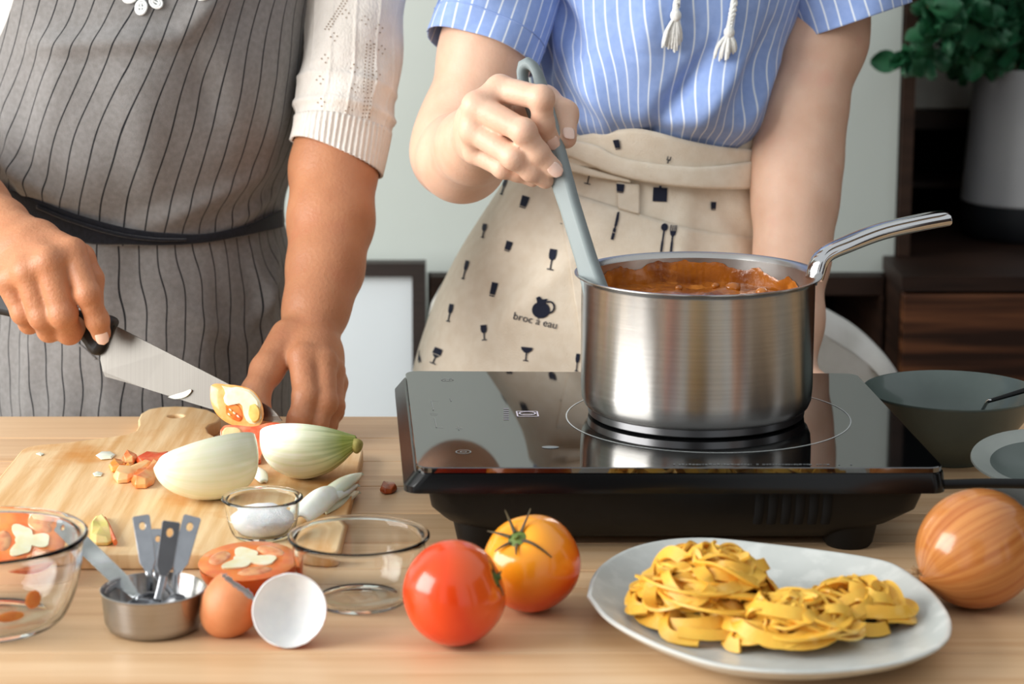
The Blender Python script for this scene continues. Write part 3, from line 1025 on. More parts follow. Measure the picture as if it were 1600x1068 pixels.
# ------------------------------------------------------------------ measuring cup and spoons
mb = PZ(241, 981)
mb[2] = T + 0.0004
MH = zat(919, mb[1]) - T
M_cup = mat('cup_steel', (186, 184, 182), 0.25, (176, 174, 172), 3, (1, 1, 300), metal=1.0, aniso=0.9)
cup = root('measuring_cup', mb, 'small brushed steel measuring cup holding the spoons', 'cup')
V, Fc = lathe([(0, 0), (0.024, 0), (0.0275, 0.0015), (0.0298, 0.006), (0.0312, MH - 0.002), (0.0318, MH - 0.0004), (0.0322, MH), (0.0316, MH + 0.0003), (0.0306, MH - 0.001), (0.0290, 0.006), (0.0262, 0.003), (0, 0.0015)], 72, mb)
obj('cup_wall', V, Fc, M_cup, cup, smooth=50)
a = rad(172)
V, Fc = tube([mb + np.array([0.0285 * math.cos(q), 0.0285 * math.sin(q), MH - 0.002]) for q in np.linspace(rad(150), rad(195), 12)], 0.0012, 8, w=0.0006)
obj('measure_line', V, Fc, M_cup, cup)
def mspoon(top, bend, bowl, w, br, label, hole_at=0.007):
    """flat handle with hanging hole, narrow neck, round bowl"""
    top, bend, bowl = map(np.asarray, (top, bend, bowl))
    ax = unit(bend - top)
    L = np.linalg.norm(bend - top)
    vw = unit(CP - top)
    ez = unit(vw - ax * (vw @ ax))
    ex = np.cross(ax, ez)
    sp = root('measuring_spoon', bowl - np.array([0, 0, br]), label, 'spoon', 'nested measuring spoons in the cup')
    hw = w / 2
    outl = [(-hw, 0.001), (-hw + 0.001, 0), (hw - 0.001, 0), (hw, 0.001), (hw * 0.92, L * 0.82), (hw * 0.6, L * 0.92), (hw * 0.42, L), (-hw * 0.42, L), (-hw * 0.6, L * 0.92), (-hw * 0.92, L * 0.82)]
    hole = [(hw * 0.36 * math.cos(2 * PI * k / 16), hole_at + hw * 0.48 * math.sin(2 * PI * k / 16)) for k in range(16)]
    V, Fc = curve_solid([outl, hole], 0.0003, 0.0003, 1)
    obj('handle', place(V, top, ex, ax, ez), Fc, M_cup2, sp, smooth=40)
    V, Fc = tube(spline([bend - ax * 0.002, bend + ax * 0.003, bowl + unit(bend - bowl) * br * 0.95], 10), 0.0006, 8, up=tuple(ez), w=hw * 0.4)
    obj('neck', V, Fc, M_cup2, sp)
    V, Fc = lathe([(0, -br * 0.72), (br * 0.5, -br * 0.62), (br * 0.85, -br * 0.34), (br, 0), (br * 0.93, 0.0), (br * 0.8, -br * 0.30), (br * 0.45, -br * 0.52), (0, -br * 0.62)], 24)
    ex2, ey2, ez2 = basis(unit(unit(CP - bowl) + np.array([0, 0, 1.2])))
    obj('spoon_bowl', place(V, bowl, ex2, ey2, ez2), Fc, M_cup2, sp, smooth=50)
    return sp
M_cup2 = mat('spoon_steel', (176, 178, 182), 0.26, (160, 162, 166), 60, metal=1.0)
mspoon(P(220, 805, 1.372), P(233, 893, 1.352), mb + np.array([-0.004, 0.010, 0.013]), 0.0108, 0.008, 'leftmost upright steel measuring spoon handle in the cup')
mspoon(P(247, 826, 1.385), P(246, 893, 1.365), mb + np.array([0.012, 0.016, 0.012]), 0.0090, 0.006, 'shortest measuring spoon, half hidden behind the others in the cup')
mspoon(P(268, 814, 1.356), P(255, 900, 1.345), mb + np.array([0.002, -0.008, 0.012]), 0.0112, 0.009, 'frontmost upright steel measuring spoon in the middle of the cup')
mspoon(P(301, 806, 1.368), P(277, 893, 1.350), mb + np.array([0.014, 0.0, 0.013]), 0.0112, 0.009, 'rightmost steel measuring spoon leaning right in the cup')
mspoon(P(97, 818, 1.440), P(213, 930, 1.345), mb + np.array([-0.008, -0.004, 0.012]), 0.0112, 0.010, 'steel measuring spoon leaning far left out of the cup')

# ------------------------------------------------------------------ eggshells
M_egg_out = mat('eggshell_brown', (216, 142, 94), 0.5, (204, 126, 78), 60, sss=0.1, bump=0.05, bscale=600)
M_egg_in = mat('eggshell_white', (240, 240, 238), 0.6, (230, 231, 231), 80, sss=0.1)
def eggshell(c, axis, r, length, label, depth=0.0, seed=1):
    """half shell; axis points out of the opening"""
    c = np.asarray(c, float)
    ex, ey, ez = basis(axis, (1, 0.2, 0.1))
    na, nr = 64, 16
    rootb = c - np.array([0, 0, r])
    e = root('eggshell', rootb, label, 'eggshell', 'broken eggshell halves')
    def layer(off):
        V = [(0, 0, -length + off)]
        for i in range(1, nr + 1):
            t = i / nr
            for k in range(na):
                a = 2 * PI * k / na
                lim = PI / 2 + depth + 0.07 * mnoise.noise(Vector((math.cos(a) * 3, math.sin(a) * 3, seed))) + 0.10 * mnoise.noise(Vector((math.cos(a) * 11, math.sin(a) * 11, seed)))
                p = t * lim
                rr = (r - off) * math.sin(p)
                z = -(length - off) * math.cos(p) if p < PI / 2 else -(length * 0.85 - off) * math.cos(p)
                V.append((rr * math.cos(a), rr * math.sin(a), z))
        Fc = [(0, 1 + (k + 1) % na, 1 + k) for k in range(na)]
        for i in range(nr - 1):
            for k in range(na):
                A, B = 1 + i * na + k, 1 + i * na + (k + 1) % na
                Fc.append((A, B, B + na, A + na))
        return np.array(V), Fc
    Vo, Fo = layer(0)
    obj('outer_shell', place(Vo, c, ex, ey, ez), Fo, M_egg_out, e, smooth=None)
    Vi, Fi = layer(0.0006)
    n = len(Vo)
    lo = list(range(n - na, n))
    Vr = np.vstack([Vi, Vo[lo]])
    rim = [(n - na + k, n - na + (k + 1) % na, n + (k + 1) % na, n + k) for k in range(na)]
    obj('shell_lining', place(Vr, c, ex, ey, ez), [f[::-1] for f in Fi] + rim, M_egg_in, e, smooth=None)
    return e
ec1 = PZ(366, 939, 0.0205)
eggshell(ec1, (0.60, 0.22, 0.76), 0.0185, 0.0245, 'brown eggshell half standing with its broken edge up', 0.42, 4)
ec2 = PZ(452, 953, 0.0215)
eggshell(ec2, (-0.06, -0.90, 0.46), 0.0225, 0.0190, 'brown eggshell half showing its white inside', 0.02, 9)

# ------------------------------------------------------------------ tomatoes
def tomato_mesh(r, squash=0.92, lobes=5, seed=0, nu=64, nv=40, dimple=0.16, lobe=0.02):
    V = []
    for j in range(nv + 1):
        p = PI * j / nv
        for k in range(nu):
            a = 2 * PI * k / nu
            rr = 1 + lobe * math.cos(lobes * a + seed) * math.sin(p) ** 0.5 * (0.6 + 0.4 * math.cos(p)) + 0.015 * mnoise.noise(Vector((math.cos(a), math.sin(a), p + seed)))
            d = 1 - dimple * math.exp(-(p / 0.30) ** 2) - 0.05 * math.exp(-((PI - p) / 0.25) ** 2)
            V.append((rr * r * math.sin(p) * math.cos(a), rr * r * math.sin(p) * math.sin(a), squash * r * math.cos(p) * d))
    return np.array(V), [f[::-1] for f in grid_faces(nv + 1, nu, False, True)]
def tomato_mat(name, c1, c2, c3, z0, z1):
    """skin colour ripens from the stem end to the bottom"""
    m = mat(name, c1, 0.22, c2, 28, contrast=(0.4, 0.7), coat=0.35, sss=0.12)
    nt = m.node_tree
    N, L = nt.nodes, nt.links
    b = N['Principled BSDF']
    src = b.inputs['Base Color'].links[0].from_socket
    uv = N.new('ShaderNodeUVMap')
    sp = N.new('ShaderNodeSeparateXYZ')
    L.new(uv.outputs[0], sp.inputs[0])
    r = N.new('ShaderNodeMapRange')
    r.inputs[1].default_value, r.inputs[2].default_value = z0, z1
    L.new(sp.outputs[1], r.inputs[0])
    mx = N.new('ShaderNodeMix')
    mx.data_type = 'RGBA'
    mx.inputs[7].default_value = lin(c3)
    L.new(src, mx.inputs[6])
    L.new(r.outputs[0], mx.inputs[0])
    L.new(mx.outputs[2], b.inputs['Base Color'])
    return m
M_green = mat('calyx_green', (96, 118, 48), 0.6, (70, 88, 40), 90)
M_dry = mat('sepal_dry', (96, 84, 52), 0.7, (64, 54, 40), 150)
def tomato(c, r, axis, m, label, sepals, squash=0.92, seed=0):
    c = np.asarray(c, float)
    ex, ey, ez = basis(axis, (1, 0.1, 0))
    V, Fc = tomato_mesh(r, squash, 5, seed)
    t = root('tomato', c - np.array([0, 0, r * 0.95]), label, 'tomato')
    uv = np.stack([V[:, 0] / r, V[:, 2] / r], 1)
    Wv = place(V, c, ex, ey, ez)
    lift = T + 0.0003 - Wv[:, 2].min()
    c = c + np.array([0, 0, lift])
    obj('tomato_skin', Wv + np.array([0, 0, lift]), Fc, m, t, smooth=None, uv=uv)
    top = squash * r * (1 - 0.16)
    V, Fc = lathe([(0, -0.001), (0.0058, -0.0004), (0.0075, 0.0006), (0.0045, 0.0016), (0.002, 0.0022), (0.0016, 0.0042), (0, 0.0044)], 20)
    V[:, 2] += top
    obj('calyx', place(V, c, ex, ey, ez), Fc, M_green, t)
    for a, L, lift2 in sepals:
        pts = []
        for s in np.linspace(0, 1, 9):
            q = 0.005 + L * s
            ang = q / r
            # lies along the skin, curling up a little towards the tip
            z = squash * r * math.cos(ang) * (1 - 0.16 * math.exp(-(ang / 0.30) ** 2)) + 0.0012 + lift2 * s * s
            pts.append((r * math.sin(ang) * math.cos(rad(a)), r * math.sin(ang) * math.sin(rad(a)), z))
        pts = place(np.array(pts), c, ex, ey, ez)
        V, Fc = tube(pts, np.linspace(0.0007, 0.0003, 9), 6, up=tuple(ez), w=np.linspace(0.0013, 0.0004, 9))
        obj('sepal', V, Fc, M_dry, t)
    return t
M_tom_red = tomato_mat('tomato_red', (224, 70, 20), (212, 54, 16), (232, 104, 30), 0.2, 1.0)
M_tom_or = tomato_mat('tomato_orange', (226, 92, 22), (214, 76, 18), (244, 158, 30), -0.1, 0.75)
tomato(PZ(710, 929, 0.031), 0.0318, (0.86, -0.10, 0.36), M_tom_red, 'glossy red tomato with its stem side turned right', [(60, 0.008, 0), (170, 0.009, 0), (290, 0.008, 0)], 0.97, 1.0)
tomato(PZ(830, 878, 0.031), 0.0312, (-0.34, -0.52, 0.78), M_tom_or, 'orange yellow tomato with a green star of dry sepals',
       [(50, 0.016, 0.008), (100, 0.014, 0.010), (150, 0.017, 0.006), (205, 0.012, 0.002), (265, 0.010, 0.001), (318, 0.024, 0.0)], 0.94, 2.2)

# cut tomatoes: skin as half a tomato, cut face with flesh and seed chambers
M_skin = mat('tomato_skin', (232, 108, 30), 0.25, (222, 84, 22), 30, coat=0.3, sss=0.1)
M_flesh = mat('tomato_flesh', (240, 142, 66), 0.3, (234, 112, 48), 90, sss=0.25, coat=0.3)
M_core = mat('tomato_core', (250, 240, 212), 0.35, (246, 226, 180), 120, sss=0.25)
M_seed = mat('tomato_gel', (216, 128, 84), 0.2, (240, 176, 120), 160, coat=0.5)
def half_tomato(c, r, n, label, group='halved tomatoes', hint=(1, 0, 0), deep=0.75):
    c = np.asarray(c, float)
    ex, ey, ez = basis(n, hint)
    t = root('tomato_half', c - np.array([0, 0, r * deep]), label, 'tomato')
    nu, nv = 48, 12
    V = [(0, 0, -r * deep)]
    for j in range(1, nv + 1):
        p = PI / 2 * j / nv
        V += [(r * math.sin(p) * math.cos(2 * PI * k / nu) * (1 + 0.02 * math.cos(10 * PI * k / nu)), r * math.sin(p) * math.sin(2 * PI * k / nu) * (1 + 0.02 * math.cos(10 * PI * k / nu)), -r * deep * math.cos(p)) for k in range(nu)]
    Fc = [(0, 1 + (k + 1) % nu, 1 + k) for k in range(nu)]
    for i in range(nv - 1):
        for k in range(nu):
            A, B = 1 + i * nu + k, 1 + i * nu + (k + 1) % nu
            Fc.append((A, B, B + nu, A + nu))
    obj('skin', place(np.array(V), c, ex, ey, ez), Fc, M_skin, t, smooth=None)
    V, Fc = lathe([(r, 0.0), (r * 0.98, 0.0006), (r * 0.6, 0.0008), (0, 0.0008)], nu)
    obj('cut_face', place(V, c, ex, ey, ez), Fc, M_flesh, t, smooth=None)
    st = []
    for k in range(60):
        a = 2 * PI * k / 60
        q = r * (0.43 + 0.17 * math.cos(3 * a + 0.6) + 0.05 * math.sin(7 * a))
        st.append((q * math.cos(a), q * math.sin(a), 0.0009))
    V, Fc = prism(np.array(st), (0, 0, 0.0010))
    obj('pale_core', place(V, c, ex, ey, ez), Fc, M_core, t, smooth=40)
    for k in range(3):
        a = (PI - 0.6) / 3 + 2 * PI * k / 3
        V, Fc = ball((0, 0, 0), (r * 0.20, r * 0.36, 0.0016), 16, 8)
        rot = np.array([[math.cos(a), -math.sin(a), 0], [math.sin(a), math.cos(a), 0], [0, 0, 1]])
        V = V @ rot.T + np.array([r * 0.60 * math.cos(a), r * 0.60 * math.sin(a), 0.0006])
        obj('seed_chamber', place(V, c, ex, ey, ez), Fc, M_seed, t)
    return t
c = PZ(388, 876, 0.0225)
half_tomato(c, 0.0318, (-0.02, -0.10, 1), 'orange tomato half lying cut side up behind the eggshells', deep=0.69)
c = PZ(44, 846, 0.026)
half_tomato(c, 0.0262, (0.12, -0.46, 0.80), 'orange tomato half seen through the left glass bowl', hint=(0.8, 0.3, 0), deep=0.62)

def chunk(name, pts, th, m, label, cat, group=None, base_h=None):
    """small cut piece: outline on the board given by pixels, thickness th, uneven top"""
    pl = np.array([PZ(u, v, (BT + 0.0006) if base_h is None else base_h) for u, v in pts])
    cn = pl.mean(0)
    n = len(pl)
    top = cn + (pl - cn) * 0.86 + np.array([0, 0, th])
    top[:, 2] += th * 0.3 * np.array([math.sin(i * 2.1) for i in range(n)])
    V = np.vstack([pl, cn + (pl - cn) * 1.04 + np.array([0, 0, th * 0.5]), top, [cn + np.array([0, 0, th * 1.1])]])
    Fc = []
    for k in range(n):
        k2 = (k + 1) % n
        Fc += [(k, k2, n + k2, n + k), (n + k, n + k2, 2 * n + k2, 2 * n + k), (2 * n + k, 2 * n + k2, 3 * n)]
    Fc.append(tuple(range(n))[::-1])
    a = PZ(*pts[0]) - PZ(*pts[1])
    b = PZ(*pts[2]) - PZ(*pts[1])
    if np.cross(a, b)[2] > 0:
        Fc = [f[::-1] for f in Fc]
    return tag(obj(name, V, Fc, m, smooth=25, bevel=min(0.0006, th * 0.2)), label, cat, group)
M_chunk = mat('tomato_chunk', (236, 112, 44), 0.25, (242, 176, 110), 55, contrast=(0.4, 0.6), sss=0.15, coat=0.3)
M_chunk2 = mat('tomato_chunk_red', (222, 78, 30), 0.25, (236, 128, 70), 70, contrast=(0.45, 0.65), sss=0.15, coat=0.3)
M_onbit = mat('onion_bit', (240, 240, 226), 0.35, (226, 230, 205), 60, sss=0.2)
gr = 'chopped tomato on the board'
chunk('tomato_chunk', [(178, 748), (184, 741), (205, 735), (232, 727), (240, 733), (214, 746), (200, 754), (184, 755)], 0.006, mat('chunk_pale', (244, 206, 150), 0.3, (240, 176, 110), 60, sss=0.2), 'pale cream tomato strip in the chopped heap on the board', 'tomato', gr)
chunk('tomato_chunk', [(206, 757), (214, 750), (232, 738), (243, 728), (249, 735), (240, 757), (228, 763), (212, 763)], 0.007, M_chunk, 'orange tomato chunk nearest the large onion half', 'tomato', gr)
chunk('tomato_chunk', [(212, 722), (228, 716), (250, 712), (266, 713), (262, 722), (246, 730), (222, 731)], 0.005, M_chunk2, 'long red tomato strip touching the large onion half', 'tomato', gr)
chunk('tomato_chunk', [(192, 720), (198, 713), (210, 713), (215, 719), (208, 726), (196, 727)], 0.005, M_chunk, 'small orange tomato cube at the back of the chopped heap', 'tomato', gr)
chunk('tomato_chunk', [(170, 731), (178, 724), (190, 722), (196, 729), (188, 737), (175, 738)], 0.004, mat('chunk_gel', (242, 176, 80), 0.15, (232, 130, 50), 90, coat=0.5), 'wet yellow clump of tomato seeds on the board', 'tomato', gr)
chunk('tomato_chunk', [(194, 735), (200, 730), (210, 731), (212, 737), (204, 740), (196, 740)], 0.004, bpy.data.materials['chunk_gel'], 'tiny yellow tomato seed clump in the middle of the chopped heap', 'tomato', gr)
chunk('onion_flake', [(150, 712), (158, 707), (172, 706), (180, 711), (174, 717), (158, 718)], 0.0012, M_onbit, 'flat white onion flake beside the chopped tomato', 'onion')
chunk('onion_flake', [(145, 740), (152, 737), (161, 739), (158, 744), (148, 744)], 0.0008, M_onbit, 'tiny white onion flake in front of the chopped tomato', 'onion')
chunk('onion_flake', [(56, 709), (62, 707), (69, 709), (64, 712)], 0.0006, M_onbit, 'white speck of onion near the back left corner of the board', 'onion')
tg = chunk('tomato_trimming', [(141, 848), (143, 825), (150, 812), (160, 810), (170, 826), (178, 848), (168, 852), (150, 852)], 0.005, mat('chunk_green', (206, 200, 106), 0.3, (232, 206, 140), 60, sss=0.2), 'yellow green tomato trimming with a red edge on the board', 'tomato')
pl = [PZ(u, v, BT + 0.0035) for u, v in ((163, 811), (172, 828), (180, 847))]
V, Fc = tube(spline(pl, 8), 0.0022, 8, w=0.0016)
obj('red_edge', V, Fc, M_chunk2, tg)
chunk('tomato_crumb', [(594, 768), (598, 760), (607, 757), (617, 760), (620, 766), (612, 771), (601, 772)], 0.004, mat('crumb_red', (150, 62, 28), 0.3, (190, 96, 50), 150, sss=0.1), 'small red brown tomato crumb on the bare table', 'tomato', base_h=0.0005)

# ------------------------------------------------------------------ onions
def onion_skin(name, base, lines, nlines, rough, sss=0.1, root_col=None, root_lo=0.55, root_hi=0.9, pole='Z', lo=0.35, hi=0.7):
    """lines run from pole to pole; UV u = angle / 2 pi, v = along the axis 0..1"""
    m = mat(name, base, rough, base, 10, sss=sss, coat=0.25)
    nt = m.node_tree
    N, L = nt.nodes, nt.links
    b = N['Principled BSDF']
    uv = N.new('ShaderNodeUVMap')
    mp = N.new('ShaderNodeMapping')
    mp.inputs['Scale'].default_value = (nlines, 1.2, 1)
    L.new(uv.outputs[0], mp.inputs[0])
    nz = N.new('ShaderNodeTexNoise')
    nz.inputs['Scale'].default_value = 1.0
    nz.inputs['Detail'].default_value = 4
    L.new(mp.outputs[0], nz.inputs['Vector'])
    r = N.new('ShaderNodeMapRange')
    r.inputs[1].default_value, r.inputs[2].default_value = lo, hi
    L.new(nz.outputs[0], r.inputs[0])
    mx = N.new('ShaderNodeMix')
    mx.data_type = 'RGBA'
    mx.inputs[6].default_value = lin(base)
    mx.inputs[7].default_value = lin(lines)
    L.new(r.outputs[0], mx.inputs[0])
    out = mx.outputs[2]
    if root_col:
        sp = N.new('ShaderNodeSeparateXYZ')
        L.new(uv.outputs[0], sp.inputs[0])
        r2 = N.new('ShaderNodeMapRange')
        r2.inputs[1].default_value, r2.inputs[2].default_value = root_lo, root_hi
        L.new(sp.outputs[1], r2.inputs[0])
        mg = N.new('ShaderNodeMix')
        mg.data_type = 'RGBA'
        mg.inputs[6].default_value = lin(root_col[0])
        mg.inputs[7].default_value = lin(root_col[1])
        L.new(r.outputs[0], mg.inputs[0])
        m2 = N.new('ShaderNodeMix')
        m2.data_type = 'RGBA'
        L.new(r2.outputs[0], m2.inputs[0])
        L.new(out, m2.inputs[6])
        L.new(mg.outputs[2], m2.inputs[7])
        out = m2.outputs[2]
    L.new(out, b.inputs['Base Color'])
    return m
# whole brown onion
oc = PZ(1527, 858, 0.0375)
ex, ey, ez = basis((-0.80, -0.18, -0.42), (0, 0, 1))
nu, nv = 72, 40
V, UV = [], []
for j in range(nv + 1):
    p = PI * j / nv
    for k in range(nu):
        a = 2 * PI * k / nu
        r = 0.0372 * (math.sin(p) ** 0.94)
        r *= 1 + 0.006 * math.sin(7 * a) + 0.004 * math.sin(19 * a)
        z = 0.0385 * math.cos(p)
        if j < 4: z += 0.004 * (1 - j / 4) ** 2
        V.append((r * math.cos(a), r * math.sin(a), z))
        UV.append((k / nu, j / nv))
V = place(np.array(V), oc, ex, ey, ez)
lift = T + 0.0003 - V[:, 2].min()
V[:, 2] += lift
oc = oc + np.array([0, 0, lift])
on = root('whole_onion', (oc[0], oc[1], T), 'whole brown onion at the right edge of the table', 'onion')
obj('onion_skin', V, [f[::-1] for f in grid_faces(nv + 1, nu, False, True)], onion_skin('brown_onion', (200, 134, 74), (172, 98, 46), 60, 0.22, root_col=((216, 160, 96), (150, 84, 44)), root_lo=0.86, root_hi=1.0), on, smooth=None, uv=UV)
M_rootdry = mat('dry_roots', (176, 140, 96), 0.9, (120, 90, 60), 200)
rg = random.Random(11)
for k in range(26):
    a, q = rg.uniform(0, 2 * PI), rg.uniform(0, 0.006)
    p0 = oc + ez * 0.0385 + ex * q * math.cos(a) + ey * q * math.sin(a)
    p1 = p0 + ez * rg.uniform(0.002, 0.005) + (ex * math.cos(a) + ey * math.sin(a)) * rg.uniform(0.001, 0.006)
    p2 = p1 + (ex * math.cos(a) + ey * math.sin(a)) * rg.uniform(0.001, 0.006) - ez * rg.uniform(0, 0.002) + np.array([0, 0, -0.002])
    p2[2] = max(p2[2], T + 0.0006)
    V, Fc = tube(spline([p0, p1, p2], 6), 0.0003, 5)
    obj('root_hair', V, Fc, M_rootdry, on)

def half_onion(c, axis, up, prof, label, m_out, m_cut, root_r=None, span=PI, layers=True):
    """solid half onion: prof = (x along axis, radius); up = direction of the cut face"""
    c = np.asarray(c, float)
    ex = unit(axis)
    ez = unit(np.asarray(up) - ex * (np.asarray(up) @ ex))
    ey = np.cross(ez, ex)
    pr = spline(prof, 40)
    na = 36
    V, UV = [], []
    for i, (x, r) in enumerate(pr):
        for k in range(na + 1):
            a = PI + span * k / na + (PI - span) / 2
            V.append((x, max(r, 0.0002) * math.cos(a), max(r, 0.0002) * math.sin(a)))
            UV.append((k / na, i / 39))
    n = len(pr)
    t = root('onion_half', c - np.array([0, 0, 0.0]), label, 'onion')
    Wv = place(np.array(V), c, ex, ey, ez)
    lift = TB - Wv[:, 2].min()
    Wv[:, 2] += lift
    c = c + np.array([0, 0, lift])
    obj('outer_layer', Wv, grid_faces(n, na + 1), m_out, t, smooth=None, uv=UV)
    # cut face, slightly stepped layers
    for li, (s, dz) in enumerate(((1.0, 0.0), (0.80, 0.0006), (0.60, 0.0011), (0.40, 0.0015))):
        Vc = []
        for x, r in pr:
            xm = pr[:, 0].mean()
            for k in range(5):
                q = -1 + k / 2
                Vc.append((xm + (x - xm) * (s if s < 1 else 1), max(r, 0.0002) * s * q, dz + 0.0))
        obj('cut_layer', place(np.array(Vc), c, ex, ey, ez), grid_faces(n, 5, flip=True), m_cut, t, smooth=None)
        if not layers: break
    cap0 = [tuple(range(na + 1))]
    V0 = Wv[:na + 1]
    obj('end_cap', V0, [tuple(range(na + 1))], m_cut, t, smooth=False)
    if root_r:
        V, Fc = ball((0, 0, 0), (0.0045, root_r, root_r), 14, 8)
        V[:, 2] = np.minimum(V[:, 2], 0.001)
        obj('root_end', place(V + np.array([pr[-1][0], 0, -root_r * 0.4]), c, ex, ey, ez), Fc, mat('onion_root', (196, 186, 110), 0.6, (160, 150, 80), 200), t)
    return t
M_on1 = onion_skin('white_onion', (240, 243, 222), (228, 234, 200), 26, 0.25, 0.2, root_col=((236, 226, 170), (226, 220, 160)), root_lo=0.0, root_hi=-0.6)
M_on2 = onion_skin('green_white_onion', (244, 247, 232), (232, 238, 206), 24, 0.22, 0.2, root_col=((192, 204, 116), (128, 152, 66)), root_lo=0.45, root_hi=0.82, lo=0.42, hi=0.62)
M_oncut = mat('onion_cut', (246, 248, 240), 0.3, (236, 240, 224), 50, sss=0.25)
a1, b1 = P(243, 752, 1.575), P(396, 722, 1.610)
half_onion((a1 + b1) / 2, b1 - a1, (0.05, 0.62, 0.78), [(-0.036, 0.010), (-0.034, 0.016), (-0.026, 0.024), (-0.012, 0.031), (0.004, 0.034), (0.018, 0.0325), (0.029, 0.027), (0.034, 0.018), (0.036, 0.008)],
           'large pale onion half with its cut side turned away', M_on1, M_oncut)
a2, b2 = P(409, 716, 1.655), P(560, 720, 1.645)
half_onion((a2 + b2) / 2, b2 - a2, (0.04, 0.55, 0.83), [(-0.036, 0.006), (-0.034, 0.014), (-0.027, 0.023), (-0.014, 0.0295), (0.0, 0.0305), (0.014, 0.026), (0.024, 0.019), (0.031, 0.012), (0.036, 0.007)],
           'onion half with a green striped root end, beside the tomato', M_on2, M_oncut, root_r=0.008)
def petal(name, p0, p1, w, bulge, label, m, up=(0, -0.4, 1), tipw=0.15):
    """curved onion slice from p0 to p1"""
    p0, p1 = np.asarray(p0), np.asarray(p1)
    ax = p1 - p0
    Lp = np.linalg.norm(ax)
    ex = unit(ax)
    ez = unit(np.asarray(up, float) - ex * (np.asarray(up, float) @ ex))
    ey = np.cross(ez, ex)
    V = []
    n, mm = 18, 9
    for i in range(n):
        t = i / (n - 1)
        ww = w * (math.sin(PI * min(1, 0.12 + 0.88 * t)) ** 0.75 + tipw * (1 - t))
        for k in range(mm):
            q = -1 + 2 * k / (mm - 1)
            V.append((t * Lp, ww * q, bulge * (1 - q * q) * math.sin(PI * (0.15 + 0.8 * t)) + bulge * 0.3 * math.sin(PI * t)))
    V = place(np.array(V), p0, ex, ey, ez)
    return tag(obj(name, V, grid_faces(n, mm, flip=True), m, smooth=None, thick=0.0022), label, 'onion', 'onion slices beside the salt bowl')
petal('onion_slice', PZ(470, 812, BT + 0.004), PZ(528, 764, BT + 0.006), 0.0105, 0.009, 'broad white onion slice behind the salt bowl', M_oncut)
petal('onion_slice', PZ(505, 800, BT + 0.002), PZ(561, 768, 0.004), 0.006, 0.005, 'lower pointed onion sliver reaching over the board edge', M_on1)
petal('onion_slice', PZ(500, 792, BT + 0.006), PZ(560, 757, 0.012), 0.0055, 0.005, 'middle pointed onion sliver beside the broad slice', M_oncut)
petal('onion_slice', PZ(500, 782, BT + 0.008), PZ(566, 739, 0.016), 0.007, 0.005, 'upper pale green onion sliver under the striped onion half', M_on1)
petal('onion_slice', PZ(412, 752, BT + 0.002), PZ(398, 728, BT + 0.004), 0.005, 0.003, 'small white onion shred between the two onion halves', M_oncut)

# ------------------------------------------------------------------ knife with the tomato wedge on its blade
kA, kB, kH = P(178, 507, 1.800), P(441, 657, 1.742), P(164, 588, 1.792)
kn = unit(np.cross(kB - kA, kH - kA))
if kn[1] > 0: kn = -kn
def on_plane(u, v, p0, n, off=0.0):
    d = ray(u, v)
    return CP + d * (((p0 + n * off - CP) @ n) / (d @ n))
knife = root('kitchen_knife', (kA + kB) / 2, 'wide kitchen knife with black handle, held over the board', 'knife')
sp_ = spline([(166, 501), (230, 534), (300, 570), (360, 601), (405, 626), (428, 641), (441, 657)], 26)
ed_ = spline([(441, 657), (420, 658), (390, 653), (335, 640), (260, 617), (200, 598), (164, 588)], 26)
he_ = [(161, 580), (157, 562), (158, 545)]
outl = [tuple(p) for p in sp_] + [tuple(p) for p in ed_[1:]] + he_
fp = np.array([on_plane(u, v, kA, kn, 0.0) for u, v in outl])
n = len(fp)
half = np.array([0.0009] * 26 + [0.00012] * 25 + [0.0005] * 3)
cn = fp.mean(0)
Vk = np.vstack([fp + kn * half[:, None], fp - kn * half[:, None]])
Fk = [tuple(range(n)), tuple(range(n, 2 * n))[::-1]] + [(i, n + i, n + (i + 1) % n, (i + 1) % n) for i in range(n)]
obj('blade', Vk, Fk, mat('blade_steel', (122, 119, 114), 0.45, (112, 109, 104), 4, (300, 1, 1), metal=1.0), knife, smooth=False)
hd = [(-40, 448), (0, 455), (40, 462), (90, 474), (130, 486), (160, 490), (176, 494), (182, 502), (178, 514), (170, 534), (163, 549), (153, 555), (143, 549), (132, 533), (115, 520), (80, 510), (40, 500), (0, 491), (-40, 486)]
hp2 = [on_plane(u, v, kA, kn, 0.0) for u, v in spline(hd + [hd[0]], 70)[:-1]]
exk = unit(kB - kA)
eyk = np.cross(kn, exk)
loc2 = [((p - kA) @ exk, (p - kA) @ eyk) for p in map(np.asarray, hp2)]
V, Fc = curve_solid([loc2], 0.0035, 0.0050, 3)
obj('handle', place(V, kA, exk, eyk, kn), Fc, mat('handle_black', (20, 20, 22), 0.5, (28, 28, 30), 80), knife, smooth=60)
# onion sliver stuck to the blade
sl = spline([(263, 620), (275, 623), (290, 620), (299, 612), (298, 608), (288, 612), (274, 616), (263, 620)], 24)[:-1]
q = np.array([on_plane(u, v, kA, kn, 0.0011) for u, v in sl])
V, Fc = prism(q, kn * 0.0012)
tag(obj('onion_sliver', V, Fc, M_onbit, smooth=40), 'thin white onion sliver stuck to the knife blade', 'onion')
